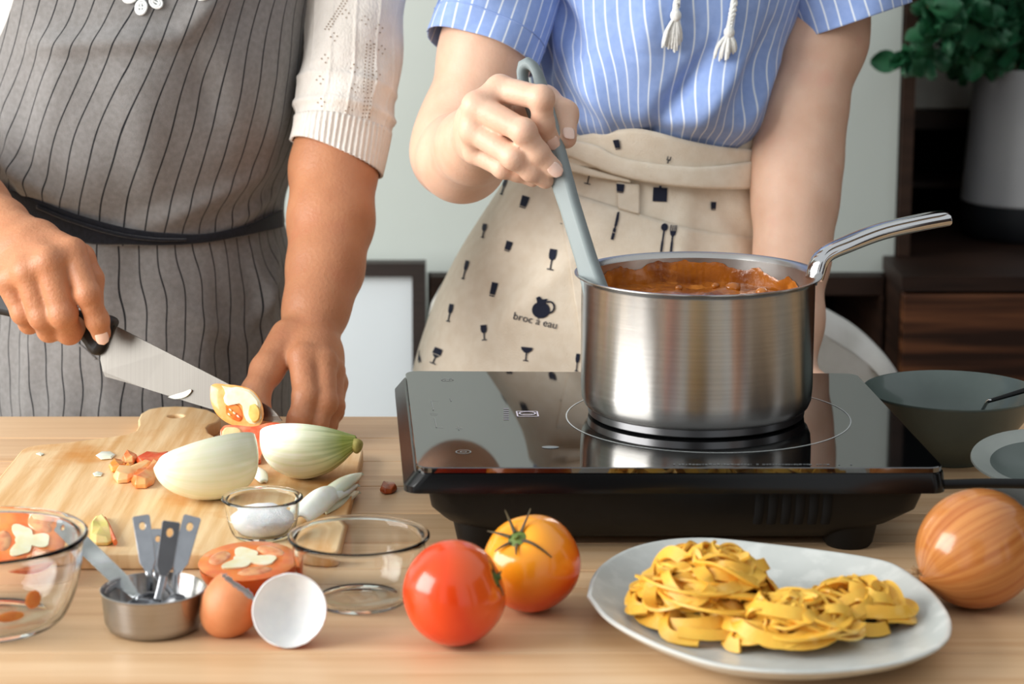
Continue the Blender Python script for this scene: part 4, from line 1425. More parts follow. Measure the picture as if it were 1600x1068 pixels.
# tomato wedge: flat cut faces towards the viewer, round skin to the left and below
def wedge(name, face_px, p0, n, back, label, skin_from, skin_to, m_face=None, m_skin=None, depth=0.016):
    """face outline in pixels on the plane (p0, n); the skin bulges away behind the face"""
    q2 = spline(face_px + [face_px[0]], 48)[:-1]
    fpt = np.array([on_plane(u, v, p0, n) for u, v in q2])
    c = fpt.mean(0)
    rt_ = root(name, c - np.array([0, 0, 0.02]), label, 'tomato')
    N_ = len(fpt)
    rings = [fpt]
    for s, d in ((0.985, 0.25), (0.92, 0.55), (0.78, 0.82), (0.5, 0.98), (0.15, 1.03)):
        rings.append(c + (fpt - c) * s - n * depth * d + np.asarray(back) * d)
    V = np.vstack(rings)
    Fc = grid_faces(len(rings), N_, False, True)
    Fc.append(tuple(range((len(rings) - 1) * N_, len(rings) * N_)))
    obj('skin', V, Fc, m_skin or M_skin, rt_, smooth=60)
    inner = c + (fpt - c) * 0.97 + n * 0.0005
    Vf = np.vstack([fpt, inner, c + (fpt - c) * 0.6 + n * 0.0008, [c + n * 0.0008]])
    Ff = grid_faces(3, N_, False, True, flip=True)
    Ff += [(2 * N_ + k, 3 * N_, 2 * N_ + (k + 1) % N_)[::-1] for k in range(N_)]
    obj('cut_face', Vf, Ff, m_face or M_flesh, rt_, smooth=60)
    return rt_, c
wn = unit(kn * 0.9 + np.array([0.10, -0.2, 0.10]))
wp = kA + (kB - kA) * 0.72 + kn * 0.012
w1, wc = wedge('tomato_wedge', [(329, 603), (336, 599), (352, 600), (372, 602), (390, 607), (402, 617), (409, 630), (412, 645), (410, 657), (404, 665), (392, 668), (375, 667), (355, 660), (338, 646), (329, 625)], wp, wn, (0, 0, 0),
               'orange tomato wedge resting on the knife blade', 0, 1, depth=0.010, m_face=mat('wedge_flesh', (240, 150, 60), 0.25, (246, 196, 130), 60, sss=0.2, coat=0.4), m_skin=mat('wedge_skin', (240, 128, 30), 0.25, (230, 104, 24), 40, coat=0.4))
def on_face(name, px, p0, n, th, m, parent, off=0.0008):
    q = np.array([on_plane(u, v, p0, n, off) for u, v in spline(px + [px[0]], 30)[:-1]])
    c = q.mean(0)
    V = np.vstack([q, c + (q - c) * 0.85 + n * th, [c + n * th * 1.2]])
    N_ = len(q)
    Fc = grid_faces(2, N_, False, True, flip=True) + [(N_ + k, 2 * N_, N_ + (k + 1) % N_)[::-1] for k in range(N_)]
    return obj(name, V, Fc, m, parent, smooth=60)
on_face('pale_flesh', [(346, 602), (360, 605), (372, 604), (390, 609), (400, 618), (408, 630), (406, 640), (409, 652), (400, 662), (388, 660), (382, 650), (384, 640), (374, 630), (362, 627), (356, 634), (349, 624), (352, 612)], wp, wn, 0.0018, M_core, w1)
on_face('seed_chamber', [(352, 634), (362, 629), (374, 634), (380, 648), (376, 658), (364, 655), (354, 647)], wp, wn, 0.0010, mat('gel_dark', (220, 96, 30), 0.15, (236, 150, 70), 120, coat=0.6), w1)
on_face('seed_chamber', [(390, 632), (400, 630), (407, 642), (405, 656), (396, 660), (388, 648)], wp, wn, 0.0020, mat('gel_light', (242, 206, 120), 0.2, (236, 180, 90), 120, coat=0.5), w1, off=0.0016)
# tomato piece under the knife, held by the fingers
for u, v in ((360, 640), (366, 645), (372, 650), (358, 647), (395, 642), (399, 650)):
    c = on_plane(u, v, wp, wn, 0.0030)
    V, Fc = ball((0, 0, 0), (0.0007, 0.0015, 0.0006), 8, 6)
    e1, e2, e3 = basis(wn, (0.6, 0, 0.8))
    obj('seed', place(V, c, e1, e2, e3), Fc, M_core, w1)
tn = unit((0.1, -0.8, 0.55))
tp = PZ(392, 700, BT + 0.020)
w2, _ = wedge('tomato_piece', [(344, 672), (352, 664), (372, 664), (396, 666), (420, 660), (438, 661), (441, 672), (436, 684), (424, 690), (412, 700), (406, 716), (396, 712), (380, 700), (362, 690), (346, 686)], tp, tn, (0, 0, 0),
              'red tomato piece between the knife and the fingertips', 0, 1, depth=0.012, m_face=mat('piece_flesh', (226, 92, 50), 0.25, (240, 150, 110), 80, contrast=(0.4, 0.6), sss=0.2, coat=0.4), m_skin=mat('piece_skin', (216, 66, 26), 0.25, (226, 84, 34), 40, coat=0.4))
on_face('pale_flesh', [(347, 674), (354, 667), (372, 668), (378, 676), (372, 688), (358, 688), (348, 684)], tp, tn, 0.0015, mat('piece_pale', (250, 220, 170), 0.3, (244, 190, 130), 80, sss=0.2), w2)
on_face('red_flesh', [(410, 668), (424, 663), (437, 664), (438, 674), (430, 684), (418, 684)], tp, tn, 0.0030, mat('piece_red', (230, 84, 36), 0.25, (236, 110, 60), 80, coat=0.3), w2)
chunk('tomato_drip', [(396, 720), (400, 706), (408, 702), (411, 712), (408, 724), (400, 726)], 0.006, mat('drip_red', (196, 70, 34), 0.2, (232, 120, 80), 120, coat=0.5), 'soft red tomato pulp between the two onion halves', 'tomato')

# ------------------------------------------------------------------ oval plate with three pasta nests
M_plate = mat('stoneware_grey', (204, 208, 204), 0.35, (192, 197, 193), 14, c3=(208, 212, 208), scale3=60, coat=0.15)
PLH = 0.020
po = [(917, 932), (924, 905), (945, 880), (985, 858), (1040, 845), (1110, 842), (1200, 851), (1290, 862), (1365, 874), (1405, 887), (1450, 920), (1480, 957), (1487, 985), (1475, 1008), (1440, 1027), (1380, 1042), (1290, 1051),
      (1200, 1050), (1120, 1040), (1050, 1019), (990, 993), (945, 966)]
plo = np.array([PZ(u, v, PLH) for u, v in spline(po + [po[0]], 97)[:-1]])
pcn = plo.mean(0)
rings = []
for s, z in ((0.0, 0.0035), (0.55, 0.0035), (0.60, 0.0), (0.64, 0.0), (0.67, 0.0032), (0.82, 0.0075), (0.93, 0.0135), (0.985, 0.0180), (1.0, 0.0195), (0.998, 0.0208), (0.985, 0.0212), (0.97, 0.0205), (0.90, 0.0158), (0.80, 0.0110), (0.70, 0.0085), (0.60, 0.0078), (0.0, 0.0074)):
    q = pcn + (plo - pcn) * max(s, 0.002)
    q[:, 2] = T + 0.0003 + z
    rings.append(q)
V = np.vstack(rings)
Fc = grid_faces(len(rings), 96, False, True)
plate = obj('dinner_plate', V, [f for f in Fc], M_plate, smooth=60, base=(pcn[0], pcn[1], T))
tag(plate, 'irregular oval grey stoneware plate holding fresh pasta', 'plate')
M_pasta = mat('fresh_pasta', (240, 190, 76), 0.45, (232, 172, 56), 50, contrast=(0.3, 0.7), sss=0.2, c3=(248, 220, 150), scale3=40, contrast3=(0.6, 0.8), bump=0.1, bscale=300)
def ribbon(pts, nrm, w, th):
    pts, t = frames(pts)
    V = []
    for i in range(len(pts)):
        s = np.cross(t[i], nrm[i])
        s /= np.linalg.norm(s) + 1e-9
        q = np.cross(s, t[i])
        for a, b in ((-1, -1), (1, -1), (1, 1), (-1, 1)):
            V.append(pts[i] + s * a * w / 2 + q * b * th / 2)
    n = len(pts)
    Fc = grid_faces(n, 4, False, True)
    Fc += [(0, 1, 2, 3)[::-1], tuple(range((n - 1) * 4, n * 4))]
    return np.array(V), Fc
def nest(c, rx, ry, hz, count, seed, label, twist=0.0):
    rg = np.random.RandomState(seed)
    c = np.asarray(c, float)
    nt_ = root('pasta_nest', c, label, 'pasta', 'fresh pasta nests on the plate')
    ct, st = math.cos(twist), math.sin(twist)
    for i in range(count):
        lev = (i / max(1, count - 1))
        n = 46
        s = np.linspace(0, 1, n)
        a0 = rg.uniform(0, 2 * PI)
        if i % 3 == 0:                                  # long outer turns
            turns = rg.uniform(0.4, 0.9) * rg.choice([-1, 1])
            rr = rg.uniform(0.55, 0.95) * (1 - 0.25 * lev)
            ang = a0 + turns * 2 * PI * s + 0.35 * np.sin(s * rg.uniform(6, 12) + rg.uniform(0, 6))
            rad_ = np.clip(rr * (1 + 0.25 * np.sin(s * rg.uniform(5, 11) + rg.uniform(0, 6))), 0.06, 1.0)
            x, y = rad_ * np.cos(ang), rad_ * np.sin(ang)
        else:                                           # small curls folded over each other
            d0, b0_ = rg.uniform(0.15, 0.68) * (1 - 0.2 * lev), rg.uniform(0, 2 * PI)
            ang = a0 + rg.uniform(0.6, 1.3) * rg.choice([-1, 1]) * 2 * PI * s
            rad_ = rg.uniform(0.20, 0.42) * (1 + 0.4 * np.sin(s * rg.uniform(3, 8) + rg.uniform(0, 6)))
            dr = (s - 0.5) * rg.uniform(-0.9, 0.9)
            x = d0 * np.cos(b0_) + rad_ * np.cos(ang) + dr * np.cos(a0)
            y = d0 * np.sin(b0_) + rad_ * np.sin(ang) + dr * np.sin(a0)
            q_ = np.maximum(1, np.sqrt(x * x + y * y) / 1.0)
            x, y = x / q_, y / q_
        dome = np.sqrt(np.clip(1 - (x * x + y * y) * 0.86, 0.02, 1))
        h = 0.003 + (hz - 0.003) * dome * (0.22 + 0.78 * lev ** 0.8) + 0.0030 * np.sin(s * rg.uniform(9, 18) + rg.uniform(0, 6))
        h = np.maximum(h, 0.0020)
        pts = np.stack([c[0] + rx * (x * ct - y * st), c[1] + ry * (x * st + y * ct), c[2] + h], 1)
        tl = rg.uniform(0.5, 2.6)
        ph = rg.uniform(0, 6)
        nr = np.stack([x * 0.8 + 0.9 * np.sin(tl * 5 * s + ph), y * 0.8 + 0.9 * np.cos(tl * 4 * s + ph), np.full(n, 0.75)], 1)
        V, Fc = ribbon(pts, nr, rg.uniform(0.0062, 0.0086), 0.0017)
        lowz = V[:, 2] < c[2] + 0.0004
        V[lowz, 2] = c[2] + 0.0004
        obj('strand', V, Fc, M_pasta, nt_, smooth=50)
    return nt_
pz = T + 0.0003 + 0.0080
def on_plate(u, v):
    p = PZ(u, v, 0.0083)
    return (p[0], p[1], pz)
nest(on_plate(1106, 968), 0.0485, 0.052, 0.043, 60, 5, 'largest pasta nest at the back left of the plate')
nest(on_plate(1338, 972), 0.0350, 0.030, 0.024, 30, 8, 'small pasta nest at the right side of the plate', 0.3)
nest(on_plate(1236, 1004), 0.0415, 0.028, 0.028, 36, 15, 'pasta nest at the front of the plate, between the others')

# ------------------------------------------------------------------ dark bowl with fork, dish and saucer on the right
M_bowl = mat('bowl_green_grey', (88, 101, 96), 0.32, (76, 89, 84), 20, coat=0.4)
db = PZ(1484, 718)
db[1] = max(db[1], 1.748)
db[2] = T + 0.0004
DH = zat(611, db[1]) - T
V, Fc = lathe([(0, 0.002), (0.024, 0.002), (0.025, 0.0), (0.029, 0.0), (0.0305, 0.003), (0.043, 0.015), (0.057, 0.034), (0.0665, DH - 0.002), (0.0685, DH), (0.0682, DH + 0.0012), (0.0668, DH + 0.0008), (0.0550, 0.036), (0.041, 0.0185), (0.026, 0.008), (0, 0.006)], 80, db)
tag(obj('dark_bowl', V, Fc, M_bowl, smooth=60, base=db), 'dark green grey ceramic bowl right of the cooktop', 'bowl')
fk = root('fork', db + np.array([0, 0, 0.01]), 'fork with a dark handle lying in the dark bowl', 'fork')
f0, f1, f2 = db + np.array([0.012, -0.004, 0.016]), P(1543, 627, db[1] - 0.022), P(1640, 598, db[1] - 0.03)
V, Fc = tube(spline([f1, (f1 + f2) / 2, f2, f2 + (f2 - f1) * 0.5], 16), np.linspace(0.0014, 0.0028, 16), 10, w=np.linspace(0.0022, 0.005, 16))
obj('handle', V, Fc, M_blackplastic, fk)
V, Fc = tube(spline([f1 + (f2 - f1) * 0.05, f1, f0 * 0.6 + f1 * 0.4, f0], 14), 0.0010, 8, w=np.interp(np.linspace(0, 1, 14), [0, .5, 1], [0.002, 0.002, 0.008]))
obj('neck', V, Fc, M_chrome, fk)
dd = unit(f0 - f1)
for k in range(4):
    sd = np.array([-dd[1], dd[0], 0]) * (k - 1.5) * 0.0045
    V, Fc = tube([f0 + sd - dd * 0.002, f0 + sd + dd * 0.020 * np.array([1, 1, 0.15])], 0.0007, 6, w=0.0011)
    obj('tine', V, Fc, M_chrome, fk)
dc = P(1628, 716, 1.60)
M_dish = mat('dish_grey', (150, 156, 150), 0.4, (140, 146, 141), 30)
M_dish_in = mat('dish_dark', (96, 106, 102), 0.35, (88, 98, 94), 30)
sc = np.array([dc[0] + 0.012, dc[1] - 0.006, T + 0.0004])
V, Fc = lathe([(0, 0.001), (0.026, 0.001), (0.027, 0), (0.030, 0), (0.031, 0.003), (0.048, 0.010), (0.058, 0.0135), (0.0585, 0.0145), (0.057, 0.0150), (0.045, 0.0115), (0.030, 0.0055), (0, 0.0045)], 64, sc)
tag(obj('saucer', V, Fc, mat('saucer_white', (222, 224, 220), 0.3, (214, 216, 212), 30), smooth=60, base=sc), 'white saucer under the small grey dish', 'saucer')
dish = root('small_dish', (dc[0], dc[1], T + 0.012), 'small grey dish with a dark hollow, tipped on the saucer', 'dish')
ez = unit((-0.05, -0.17, 1))
ex, ey, ez = basis(ez)
pr = [(0, -0.016), (0.022, -0.016), (0.026, -0.013), (0.036, -0.005), (0.047, -0.0010), (0.0505, 0.0), (0.0500, 0.0012), (0.044, 0.0004), (0.0365, -0.0028)]
V, Fc = lathe(pr, 64)
obj('dish_rim', place(V, dc, ex, ey, ez), Fc, M_dish, dish, smooth=60)
V, Fc = lathe([(0.0365, -0.0028), (0.030, -0.009), (0.020, -0.0125), (0, -0.0132)], 64)
obj('dish_hollow', place(V, dc, ex, ey, ez), Fc, M_dish_in, dish, smooth=60)

# ================================================================== people
M_skinA = mat('skin_warm', (190, 132, 95), 0.48, (180, 121, 86), 45, contrast=(0.3, 0.7), sss=0.18, bump=0.30, bscale=330, c3=(187, 124, 90), scale3=35, contrast3=(0.55, 0.75))
M_skinB = mat('skin_light', (228, 190, 165), 0.48, (220, 178, 152), 45, contrast=(0.3, 0.7), sss=0.18, bump=0.14, bscale=380, c3=(224, 176, 152), scale3=35, contrast3=(0.58, 0.78))
M_nail = mat('fingernail', (238, 200, 182), 0.22, (240, 210, 194), 200, coat=0.4)
M_hair = mat('dark_hair', (38, 28, 24), 0.45, (24, 18, 16), 80, (1, 1, 0.1))
M_trouser = mat('dark_trousers', (44, 46, 54), 0.85, (36, 38, 46), 80)
M_shoe = mat('shoe_leather', (60, 52, 48), 0.5, (50, 44, 40), 60)

def chain(js, k):
    """joints (u, v, Y, r) -> rounded limb segments"""
    return [(P(*a[:3]), P(*b[:3]), a[3], b[3], k) for a, b in zip(js[:-1], js[1:])]

def hand(wrist, fingers, thumb, kp=0.010, kf=0.0028, web=0.0):
    """palm from the wrist to every first knuckle, then the separate fingers"""
    pr = []
    for f in fingers:
        m = f[0]
        pr.append((P(*wrist[:3]), P(*m[:3]), wrist[3] * 0.82, m[3] * 1.02, kp))
    for a, b in zip(fingers[:-1], fingers[1:]):           # flesh across the knuckles
        pr.append((P(*a[0][:3]), P(*b[0][:3]), a[0][3] * 0.92, b[0][3] * 0.92, 0.004))
        mid = [(np.array(P(*wrist[:3])) * 0.45 + np.array(P(*q[0][:3])) * 0.55) for q in (a, b)]
        pr.append((mid[0], mid[1], wrist[3] * 0.66, wrist[3] * 0.66, kp))
    pr += chain(thumb, 0.006)
    for f in fingers:
        pr += chain(f, kf)
        for j in f[1:-1]:                                 # knuckles a little thicker
            pr.append((P(*j[:3]), P(*j[:3]), j[3] * 1.06, j[3] * 1.06, 0.003))
    return pr

def nail(tip, before, facing, w, l, parent):
    """thin nail plate near the fingertip, turned to 'facing'"""
    ax = unit(tip[1] - before)
    c, r = tip[1], tip[0]
    ez = unit(np.asarray(facing, float) - ax * (np.asarray(facing, float) @ ax))
    ex = np.cross(ax, ez)
    n, m = 11, 9
    V = []
    for i in range(n):
        t = -1 + 2 * i / (n - 1)
        ww = w * (1 - abs(t) ** 3.2) ** 0.5 if abs(t) < 1 else 0.0
        for k in range(m):
            q = -1 + 2 * k / (m - 1)
            y = q * max(ww, 0.0002)
            V.append((y, t * l, math.sqrt(max(1e-9, (r * 1.02) ** 2 - y * y)) + 0.00035 - 0.0004 * t * t))
    return obj('fingernail', place(np.array(V), c + ax * 0.0005, ex, ax, ez), grid_faces(n, m), M_nail, parent, smooth=None, thick=0.0003)

def lower_body(cx, cy, hip_z, w):
    pr = []
    for s in (-1, 1):
        x = cx + s * w * 0.8
        pr += [((x, cy + 0.02, hip_z - 0.12), (x, cy, 0.47), 0.062, 0.052, 0.03), ((x, cy, 0.47), (x, cy + 0.02, 0.09), 0.050, 0.036, 0.02)]
    return pr

def head_prims(x, y, z):
    c = np.array([x, y, z])
    A = lambda *d: c + np.array(d)
    return [(A(0, 0.02, -0.20), A(0, 0, -0.06), 0.058, 0.052, 0.03), (A(0, 0.015, 0.03), A(0, -0.02, -0.02), 0.088, 0.078, 0.02), (A(0, -0.035, -0.05), A(0, -0.045, -0.075), 0.05, 0.035, 0.02),
            (A(0, -0.100, 0.005), A(0, -0.112, -0.022), 0.007, 0.012, 0.012), (A(-0.018, -0.096, -0.058), A(0.018, -0.096, -0.058), 0.006, 0.006, 0.006),
            (A(-0.085, 0.01, 0.015), A(-0.088, 0.014, -0.03), 0.013, 0.010, 0.006), (A(0.085, 0.01, 0.015), A(0.088, 0.014, -0.03), 0.013, 0.010, 0.006)]

def person_extras(p, x, y, z, hip_z, skinmat):
    """hair, eyes, trousers and shoes (above and below what the photograph shows)"""
    V, Q = sdf_mesh([((x, y + 0.03, z + 0.045), (x, y + 0.045, z + 0.01), 0.098, 0.096, 0.02), ((x, y + 0.085, z - 0.02), (x, y + 0.08, z - 0.16), 0.065, 0.05, 0.03)], 0.007)
    h = obj('hair', V, Q, M_hair, p, smooth=None)
    for s in (-1, 1):
        V, Fc = ball((x + s * 0.031, y - 0.088, z + 0.0), 0.012, 14, 8)
        obj('eye', V, Fc, mat('eye_white', (235, 232, 228), 0.2) if 'eye_white' not in bpy.data.materials else bpy.data.materials['eye_white'], p)
    V, Q = sdf_mesh([(a, b, ra + 0.008, rb + 0.010, k) for a, b, ra, rb, k in lower_body(x, y, hip_z, 0.075)], 0.008)
    V = V[:]
    obj('trousers', V, Q, M_trouser, p, smooth=None)
    for s in (-1, 1):
        V, Q = sdf_mesh([((x + s * 0.06, y + 0.05, 0.042), (x + s * 0.062, y - 0.10, 0.034), 0.040, 0.032, 0.01), ((x + s * 0.06, y + 0.03, 0.05), (x + s * 0.06, y + 0.02, 0.10), 0.042, 0.044, 0.02)], 0.006)
        V[:, 2] = np.maximum(V[:, 2], 0.001)
        obj('shoe', V, Q, M_shoe, p, smooth=None)

def make_body(name, groups, m, parent):
    """groups: (prims, voxel); meshes overlap where clothes hide the seam"""
    parts = []
    for prims, h in groups:
        V, Q = sdf_mesh(prims, h)
        V = smooth_mesh(V, Q, 1, 0.4)
        parts.append((V, Q.tolist()))
    V, Fc = join(parts)
    return obj(name, V, Fc, m, parent, smooth=None)

def torso_fn(prof, cy, p=0.92, folds=(), waves=()):
    """S(theta, z): theta 0 = right side, 90 degrees = front"""
    def S(a, z, off=0.0):
        cx, rx, rf, rb = prof(z)
        c, s = np.cos(a), np.sin(a)
        ry = np.where(s > 0, rf, rb)
        f = np.zeros_like(a)
        for (a0, z0, a1, z1, w, A) in folds:              # soft ridge along a line on the cloth
            p0, p1 = np.array([rad(a0) * 0.15, z0]), np.array([rad(a1) * 0.15, z1])
            d = p1 - p0
            q0, q1 = a * 0.15 - p0[0], z - p0[1]
            t = np.clip((q0 * d[0] + q1 * d[1]) / (d @ d), 0, 1)
            dist2 = (q0 - t * d[0]) ** 2 + (q1 - t * d[1]) ** 2
            f = f + 1.5 * A * np.exp(-dist2 / w ** 2) * (0.35 + 0.65 * np.sin(PI * np.clip(t, 0.02, 0.98)))
        for (ka, kz, ph, A) in waves:
            f = f + A * np.sin(ka * a + kz * z + ph + 0.7 * np.sin(2.3 * a + 9 * z))
        x = cx + (rx + off + f) * np.sign(c) * np.abs(c) ** p
        y = cy - (ry + off + f) * np.sign(s) * np.abs(s) ** p
        return np.stack([x, y, z], -1)
    return S

def limb_fn(pts, radii, up, flat=1.0, wr=()):
    """S(angle, t) around a bent axis"""
    C_ = spline(pts, 60)
    R_ = np.interp(np.linspace(0, 1, 60), np.linspace(0, 1, len(radii)), radii)
    _, t = frames(C_)
    s = np.cross(t, np.asarray(up, float))
    s /= np.linalg.norm(s, axis=1)[:, None]
    q = np.cross(s, t)
    g = np.linspace(0, 1, 60)
    def S(a, b):
        f = lambda M: np.stack([np.interp(b, g, M[:, i]) for i in range(3)], -1)
        r = np.interp(b, g, R_)
        for (ka, kb, ph, A) in wr:
            r = r + A * np.sin(ka * a + kb * b + ph + 0.8 * np.sin(1.7 * a + 4 * b))
        return f(C_) + (r * np.cos(a))[:, None] * f(s) + (r * flat * np.sin(a))[:, None] * f(q)
    return S

# ------------------------------------------------------------------ person on the left: striped apron, white knit, knife
YA = 2.10
xA = lambda u: P(u, 300, 2.06)[0]
zA = lambda v: zat(v, 2.06)
pA = root('person', (xA(235), YA, 0), 'person in a grey pinstriped apron over a white knit, chopping tomato with a knife', 'person')
keys = [  # v, centre px, half width, front, back
    (-420, 240, 0.060, 0.07, 0.07), (-330, 240, 0.150, 0.10, 0.10), (-250, 240, 0.182, 0.125, 0.12), (-120, 240, 0.172, 0.150, 0.125), (0, 243, 0.150, 0.160, 0.12), (90, 241, 0.148, 0.166, 0.12),
    (170, 234, 0.147, 0.162, 0.12), (235, 226, 0.140, 0.152, 0.115), (290, 212, 0.131, 0.138, 0.11), (330, 205, 0.127, 0.130, 0.11), (370, 206, 0.129, 0.133, 0.115), (430, 212, 0.137, 0.145, 0.12), (520, 211, 0.138, 0.157, 0.125), (650, 208, 0.139, 0.162, 0.13), (1400, 222, 0.17, 0.175, 0.16)]
kz = [zA(k[0]) for k in keys]
profA = Prof(kz, [xA(k[1]) for k in keys], [k[2] for k in keys], [k[3] for k in keys], [k[4] for k in keys])
SA = torso_fn(profA, YA)
foldsA = [(60, zA(-40), 75, zA(40), 0.012, 0.006), (75, zA(40), 120, zA(55), 0.010, 0.005), (70, zA(60), 60, zA(180), 0.016, -0.004), (88, zA(120), 80, zA(300), 0.018, 0.004), (110, zA(60), 120, zA(260), 0.020, 0.004),
          (135, zA(150), 125, zA(310), 0.014, 0.005), (40, zA(120), 35, zA(300), 0.016, 0.004), (150, zA(200), 110, zA(290), 0.010, 0.005), (30, zA(250), 90, zA(345), 0.012, 0.005), (20, zA(300), 50, zA(340), 0.008, 0.004)]
SbibA = torso_fn(profA, YA, folds=foldsA, waves=[(7, 20, 0.4, 0.0015), (13, -35, 1.0, 0.0008)])
skf = [(95, zA(385), 92, zA(640), 0.014, 0.004), (55, zA(390), 50, zA(640), 0.012, -0.004), (35, zA(385), 30, zA(560), 0.010, 0.005), (20, zA(390), 40, zA(480), 0.008, 0.005), (120, zA(400), 125, zA(640), 0.014, 0.003), (70, zA(450), 40, zA(520), 0.010, 0.003)]
SskA = torso_fn(profA, YA, folds=skf, waves=[(9, 12, 0.2, 0.0016), (17, 25, 1.0, 0.0008)])

M_knit = mat('white_knit', (230, 223, 215), 0.9, (220, 213, 204), 60, bump=0.5, bscale=500, bstretch=(1, 1, 0.4), sheen=0.3, spec=0.15)
M_eyelet = mat('knit_hole', (150, 128, 108), 0.95)
M_lace = mat('white_lace', (246, 250, 250), 0.8, (236, 242, 242), 200, bump=0.5, bscale=900)
M_apronA = stripe_mat('pinstripe_apron', (136, 134, 133), (24, 26, 30), 0.0172, 0.0013, base2=(122, 120, 118), bscale=1500, bump=0.35, nscale=220)
M_tieA = mat('black_waist_tie', (22, 24, 30), 0.85, (30, 32, 40), 300, bump=0.3, bscale=800, sheen=0.2, spec=0.2)

# body: right arm with the knife, left arm with the tomato, one skin
wrA = (2, 352, 1.862, 0.0215)
indexA = [(113, 394, 1.786, 0.0112), (137, 459, 1.770, 0.0096), (152, 500, 1.774, 0.0088), (158, 520, 1.778, 0.0078)]
midA = [(76, 409, 1.774, 0.0118), (98, 490, 1.768, 0.0110), (108, 517, 1.786, 0.0100), (122, 508, 1.806, 0.0086)]
ringA = [(42, 424, 1.776, 0.0114), (66, 494, 1.772, 0.0102), (77, 515, 1.788, 0.0092), (90, 506, 1.806, 0.0080)]
pinkA = [(12, 438, 1.786, 0.0104), (36, 488, 1.782, 0.0090), (46, 504, 1.795, 0.0082), (60, 497, 1.808, 0.0070)]
thumbA = [(50, 375, 1.850, 0.016), (124, 404, 1.822, 0.0118), (141, 436, 1.818, 0.0102), (146, 474, 1.812, 0.0085)]
shAr = np.array([xA(238) - 0.155, YA, zA(-330) - 0.045])
elAr = P(-225, 175, 2.03)
armAr = [(shAr, elAr, 0.046, 0.037, 0.02)] + chain([(-225, 175, 2.03, 0.037), (-130, 255, 1.955, 0.035), (-45, 320, 1.888, 0.0265), wrA], 0.02) + hand(wrA, [indexA, midA, ringA, pinkA], thumbA)
wlA = (484, 520, 1.862, 0.0215)
indexL = [(474, 560, 1.812, 0.0122), (478, 620, 1.786, 0.0104), (468, 654, 1.774, 0.0092), (457, 678, 1.770, 0.0080)]
midL = [(503, 566, 1.815, 0.0116), (507, 628, 1.790, 0.0102), (494, 662, 1.782, 0.0090), (483, 681, 1.782, 0.0080)]
ringL = [(517, 580, 1.828, 0.0108), (519, 634, 1.806, 0.0096), (506, 664, 1.798, 0.0086), (496, 680, 1.797, 0.0076)]
pinkL = [(524, 598, 1.846, 0.0098), (520, 642, 1.828, 0.0086), (511, 664, 1.818, 0.0078), (503, 676, 1.815, 0.0070)]
thumbL = [(452, 528, 1.845, 0.0165), (417, 578, 1.808, 0.0130), (399, 613, 1.785, 0.0112), (409, 652, 1.768, 0.0090)]
armAl = chain([(556, -60, 2.07, 0.040), (550, 60, 2.035, 0.034), (536, 170, 2.003, 0.034), (521, 265, 1.985, 0.0345), (517, 345, 1.950, 0.0335), (508, 420, 1.912, 0.0290), (494, 482, 1.880, 0.0240), wlA], 0.02) + hand(wlA, [indexL, midL, ringL, pinkL], thumbL)
zsh = zA(-330)
torsoA = [((xA(235), YA + 0.0, 0.86), (xA(238), YA + 0.0, zA(-100)), 0.080, 0.09, 0.04), ((xA(238) - 0.06, YA, zA(60)), (xA(238) + 0.06, YA, zA(60)), 0.085, 0.085, 0.03), ((xA(238) - 0.15, YA, zsh - 0.03), (xA(238) + 0.15, YA, zsh - 0.03), 0.045, 0.045, 0.04)]
torsoA += head_prims(xA(240), YA - 0.02, zA(-330) + 0.24) + lower_body(xA(235), YA, 0.86, 0.075)
torsoA += [((xA(238) + 0.15, YA, zsh - 0.03), P(556, -60, 2.07), 0.045, 0.040, 0.03)]
bodyA = make_body('body', [(torsoA, 0.007), (armAr, 0.0014), (armAl, 0.0014)], M_skinA, pA)
nail((indexA[3][3], P(*indexA[3][:3])), P(*indexA[2][:3]), (0.10, -0.9, 0.30), 0.0052, 0.0062, bodyA)
person_extras(pA, xA(240), YA - 0.02, zA(-330) + 0.24, 0.86, M_skinA)

# cardigan with pointelle sleeves and ribbed cuff
card = cloth('cardigan', lambda a, z: SA(a, z, -0.008), 0, 2 * PI, 140, zA(400), zA(-400), 110, M_knit, pA, thick=0.002)
M_kniteft = M_knit
slA = limb_fn([P(585, -330, 2.10), P(562, -120, 2.075), P(553, 20, 2.045), P(548, 110, 2.020), P(539, 165, 2.004), P(529, 222, 1.992)], [0.060, 0.052, 0.0440, 0.0425, 0.0430, 0.0405], (0, -1, 0.1), wr=[(3, 18, 0.5, 0.0014)])
def slA2(a, b):
    X = slA(a, b)
    _r = 0.0028 * np.exp(-((b - 0.845) / 0.020) ** 2) + 0.0015 * np.exp(-((b - 0.70 - 0.03 * np.sin(a)) / 0.022) ** 2)
    C0 = slA(a, b) - slA(a + PI, b)
    _r = _r + 0.0009 * np.exp(-(((a * 13 / (2 * PI)) % 1 - 0.5) / 0.07) ** 2)
    return X + unit_rows(C0) * _r[:, None]
def unit_rows(M):
    return M / (np.linalg.norm(M, axis=1)[:, None] + 1e-12)
sleeve = cloth('sleeve', slA2, 0, 2 * PI, 330, 0.0, 0.93, 120, M_knit, card, thick=0.0016)
def cuffA(a, b):
    X = slA(a, 0.905 + b * 0.11)
    ax_ = unit(P(530, 232, 1.990) - P(540, 165, 2.004))
    X = X + ax_ * (b * 0.014)[:, None]
    C0 = unit_rows(slA(a, np.full_like(a, 0.95)) - slA(a + PI, np.full_like(a, 0.95)))
    X = X + C0 * (0.0011 + 0.0006 * np.sin(a * 54) - 0.0012 * b)[:, None]
    X[:, 2] += b * 0.010 * np.cos(a)       # the cuff dips on the outer side
    return X
cloth('ribbed_cuff', cuffA, 0, 2 * PI, 400, 0.0, 1.0, 14, M_knit, card, thick=0.0016)
